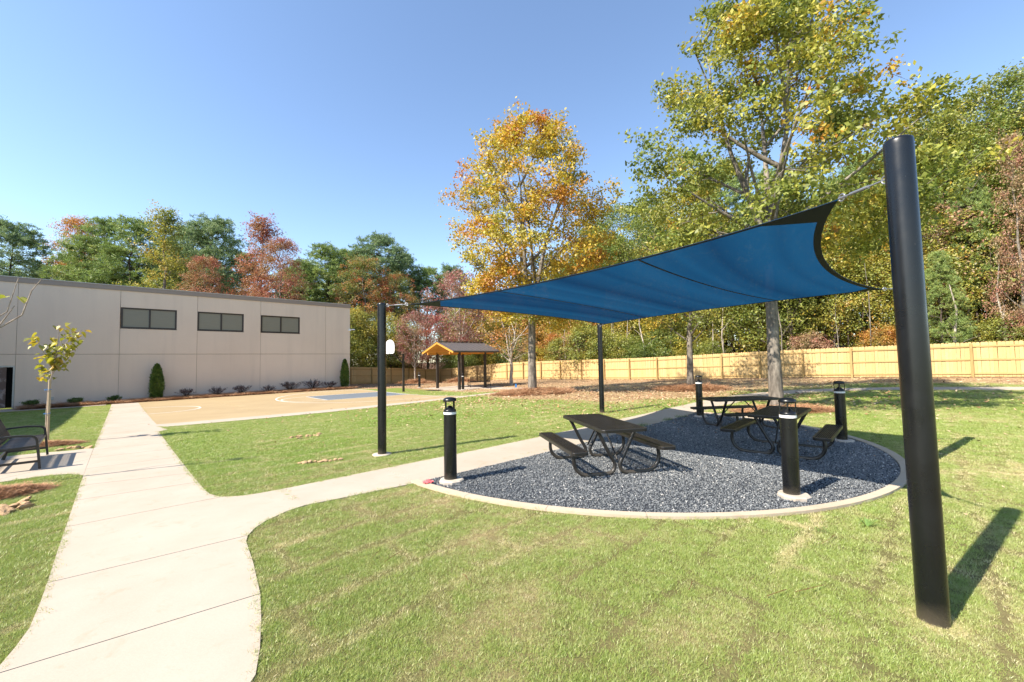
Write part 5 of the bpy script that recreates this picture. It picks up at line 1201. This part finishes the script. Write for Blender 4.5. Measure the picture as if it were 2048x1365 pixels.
# bare sapling at the left edge of the frame
sb = thing('bare_sapling', 'nearly bare sapling with one yellow leaf pair reaching in at the left edge', 'tree', (-8.6, 6.2, g(-8.6, 6.2)))
T = MB(); T.tube([(0, 0, -.05), (.05, 0, .8), (.02, .02, 1.5), (.2, .1, 2.15)], [.035, .03, .026, .02], 8)
for pts in ([(.2, .1, 2.15), (.35, .15, 2.5), (.62, .25, 2.75), (.72, .3, 3.3)], [(.2, .1, 2.15), (.5, .2, 2.45), (.80, .3, 2.7), (.88, .35, 3.1), (.98, .4, 3.3)], [(.3, .13, 2.38), (.55, .2, 2.5), (.7, .28, 2.85)], [(.2, .1, 2.15), (.26, .12, 2.6), (.18, .15, 3.0)], [(.1, .05, 1.8), (-.3, 0, 2.6), (-.35, 0, 3.3)], [(.26, .12, 2.45), (.1, .1, 2.7), (.0, .1, 2.9)]):
    T.tube(pts, [.014-.009*i/(len(pts)-1) for i in range(len(pts))], 6, False)
T.build('trunk', M['barebark'], sb); link('leaves', heart_leaves('leaves', [np.array([.60, .25, 2.98]), np.array([.75, .30, 2.98])], r, .17, M['redbud']), sb)

# ---------------------------------------------------------------- rocks, weeds, small litter
def rock_mesh(seed):
    r = np.random.default_rng(seed); bm = bmesh.new(); bmesh.ops.create_icosphere(bm, subdivisions=2, radius=1); sc = r.uniform(.7, 1.3, 3)*[1, .7, .45]
    off = r.normal(0, .16, (60, 3))
    for v in bm.verts:
        nrm = np.array(v.co); k_ = 1+.18*math.sin(nrm[0]*3+seed)+.14*math.sin(nrm[1]*4+seed*2)+.1*math.sin(nrm[2]*5); v.co = Vector(nrm*k_*sc)
    me = bpy.data.meshes.new('rock'); bm.to_mesh(me); bm.free(); me.materials.append(M['rock']); return me
rk = [rock_mesh(s) for s in range(4)]
ORDW = ['first', 'second', 'third', 'fourth', 'fifth', 'sixth', 'seventh', 'eighth', 'ninth', 'tenth', 'eleventh']
def rocks(cx, cy, a, b_, an, n, size, where):
    rr = np.random.default_rng(int(abs(cx*100)))
    for i in range(n):
        t = (i+.5)/n*2-1; px_, py_ = a*t, rr.normal(0, b_*.9); x, y = cx+px_*math.cos(an)-py_*math.sin(an), cy+px_*math.sin(an)+py_*math.cos(an); s = size*rr.uniform(.6, 1.25)
        o = link('rock', rk[i % 4], None, (x, y, g(x, y)+s*.28)); o.rotation_euler = (rr.normal(0, .2), rr.normal(0, .2), rr.uniform(0, 6.28)); o.scale = (s, s, s)
        tag(o, '%s tan rock from the left %s' % (ORDW[i], where), 'rock', 'tan rocks %s' % where)
rocks(-6.60, 5.52, .26, .09, 1.75, 9, .085, 'at the left edge below the straw heap'); rocks(-5.43, 10.82, .35, .16, .2, 11, .058, 'in the lawn near the court apron'); rocks(-3.66, 7.83, .40, .07, .35, 9, .055, 'in the lawn by the first shade pole')
rocks(-10.25, 9.75, .3, .1, .4, 5, .09, 'behind the bench')
def weed(x, y, n, L, lab):
    rr = np.random.default_rng(int(x*100)); b = MB()
    for i in range(n):
        a = rr.uniform(0, 2*PI); l = L*rr.uniform(.5, 1); h = l*rr.uniform(.25, .6); w = .0045; sx, sy = -math.sin(a)*w, math.cos(a)*w
        p0 = (0, 0, 0); p1 = (math.cos(a)*l*.5, math.sin(a)*l*.5, h); p2 = (math.cos(a)*l, math.sin(a)*l, h*.6)
        b.add([(p0[0]-sx*.6, p0[1]-sy*.6, 0), (p0[0]+sx*.6, p0[1]+sy*.6, 0), (p1[0]+sx, p1[1]+sy, p1[2]), (p1[0]-sx, p1[1]-sy, p1[2]), p2], [(0, 1, 2, 3), (3, 2, 4)])
    tag(b.build('weed', M['weed'], None, (x, y, g(x, y))), lab, 'weed')
weed(3.78, 4.50, 17, .21, 'larger spiky weed with broad blades in the lawn left of the foreground pole'); weed(3.2, 4.42, 6, .16, 'small three-bladed weed in the lawn below the concrete edging')
for i, (x, y, lab) in enumerate(((3.55, 11.35, 'grass clump growing between path and gravel behind the left table'), (4.6, 12.28, 'middle grass clump between path and gravel'), (5.2, 12.8, 'farthest grass clump between path and gravel'))):
    b = MB(); rr = np.random.default_rng(i)
    for _ in range(90):
        a = rr.uniform(0, 6.28); px_, py_ = rr.normal(0, .1), rr.normal(0, .06); h = rr.uniform(.05, .13); b.add([(px_-.003, py_, 0), (px_+.003, py_, 0), (px_+.05*math.cos(a), py_+.05*math.sin(a), h)], [(0, 1, 2)])
    tag(b.build('grass_clump', M['weed'], None, (x, y, g(x, y))), lab, 'grass clump')
b = MB(); n = 9
for i in range(n):
    for j in range(n):
        u_, v_ = i/(n-1)-.5, j/(n-1)-.5; b.v.append((u_*.15, v_*.10, .02+.035*math.exp(-12*(u_*u_+v_*v_))+.012*math.sin(u_*17+v_*9)))
b.f = [(i*n+j, i*n+j+1, (i+1)*n+j+1, (i+1)*n+j)[::-1] for i in range(n-1) for j in range(n-1)]; b.sm = [True]*len(b.f)
tag(b.build('cloth_scrap', M['pinkcloth'], None, (-1.30, 6.26, g(-1.3, 6.26)+.03), .5), 'crumpled pink-red cloth scrap at the left tip of the concrete edging', 'cloth')
mk = thing('marker_flag', 'small blue marker on a wire in the leaf litter by the golden oak', 'marker', (.21, 27.8, g(.21, 27.8)))
b = MB(); b.tube([(0, 0, 0), (0, 0, .2)], .008, 5); b.build('wire', M['steel'], mk); b = MB(); b.box(-.06, .06, -.004, .004, .17, .42); b.build('flag', M['blue'], mk)
nd = MB()
for (x, y, a, L) in ((2.15, 3.25, .2, .3), (1.9, 3.2, .3, .22), (2.95, 4.05, .5, .35), (-1.35, 3.9, 1.3, .2), (-1.2, 3.85, 1.0, .22), (1.35, 3.3, .9, .15), (-.4, 3.5, 2, .12)):
    nd.tube([(x, y, .035), (x+L/2*math.cos(a), y+L/2*math.sin(a), .045), (x+L*math.cos(a+.1), y+L*math.sin(a+.1), .034)], .0025, 4)
tag(nd.build('pine_needles', M['strawbed']), 'a few long brown pine needles lying on the near lawn', 'needles', kind='stuff')
SEGS = [(0, 'above the far left roof'), (250, 'above the middle of the roof'), (500, 'above the right part of the roof'), (700, 'between the building corner and first pole'), (790, 'between the first pole and the pavilion'), (900, 'behind the pavilion'), (1000, 'behind the golden oak trunk'),
        (1110, 'left of the slim black pole'), (1205, 'right of the slim black pole'), (1290, 'left of the slim middle tree'), (1385, 'right of the slim middle tree'), (1460, 'left of the largest oak trunk'), (1555, 'right of the largest oak trunk'), (1650, 'behind the rear right bollard'), (1730, 'left of the foreground pole'), (1850, 'right of the foreground pole'), (1950, 'near the right edge'), (2048, 'beyond the right edge')]
ORD = ['first', 'second', 'third', 'fourth', 'fifth', 'sixth', 'seventh', 'eighth', 'ninth', 'tenth']
fam = {}
for o in SC.objects:
    if o.get('group') in ('bushes behind the fence', 'small trees at the edge of the wood', 'small trees behind the left fence run', 'trees of the wood behind the fence', 'far trees behind the building', 'thin bare stems behind the fence', 'bushes inside the wood'):
        px = 1024+820*o.location.x/o.location.y; sg = [q for a, q in SEGS if px >= a][-1] if px >= 0 else 'beyond the left edge'
        base = o['label'].split(' crowding')[0].split(' filling')[0].split(' behind')[0].split(' of the far')[0]
        dp = {'bushes behind the fence': 'low', 'small trees at the edge of the wood': 'over the fence', 'trees of the wood behind the fence': 'deep in the wood', 'far trees behind the building': 'far off', 'thin bare stems behind the fence': 'just over the fence', 'bushes inside the wood': 'inside the wood'}.get(o['group'], 'over the fence')
        fam.setdefault((base, dp, sg), []).append((px, o))
for (base, dp, sg), l in fam.items():
    l.sort(key=lambda q: q[0])
    for i, (px, o) in enumerate(l):
        if dp == 'low': lab = '%s low behind the fence %s' % (base, sg)
        else: lab = '%s %s %s' % (base.replace(' small', ''), dp, sg)
        o['label'] = (ORD[min(i, 9)]+' ' if len(l) > 1 else '')+lab
tr = sum(len(o.data.polygons) for o in SC.objects if o.type == 'MESH'); print('objects', len(SC.objects), 'faces incl shared', tr, 'unique', sum(len(m_.polygons) for m_ in bpy.data.meshes))
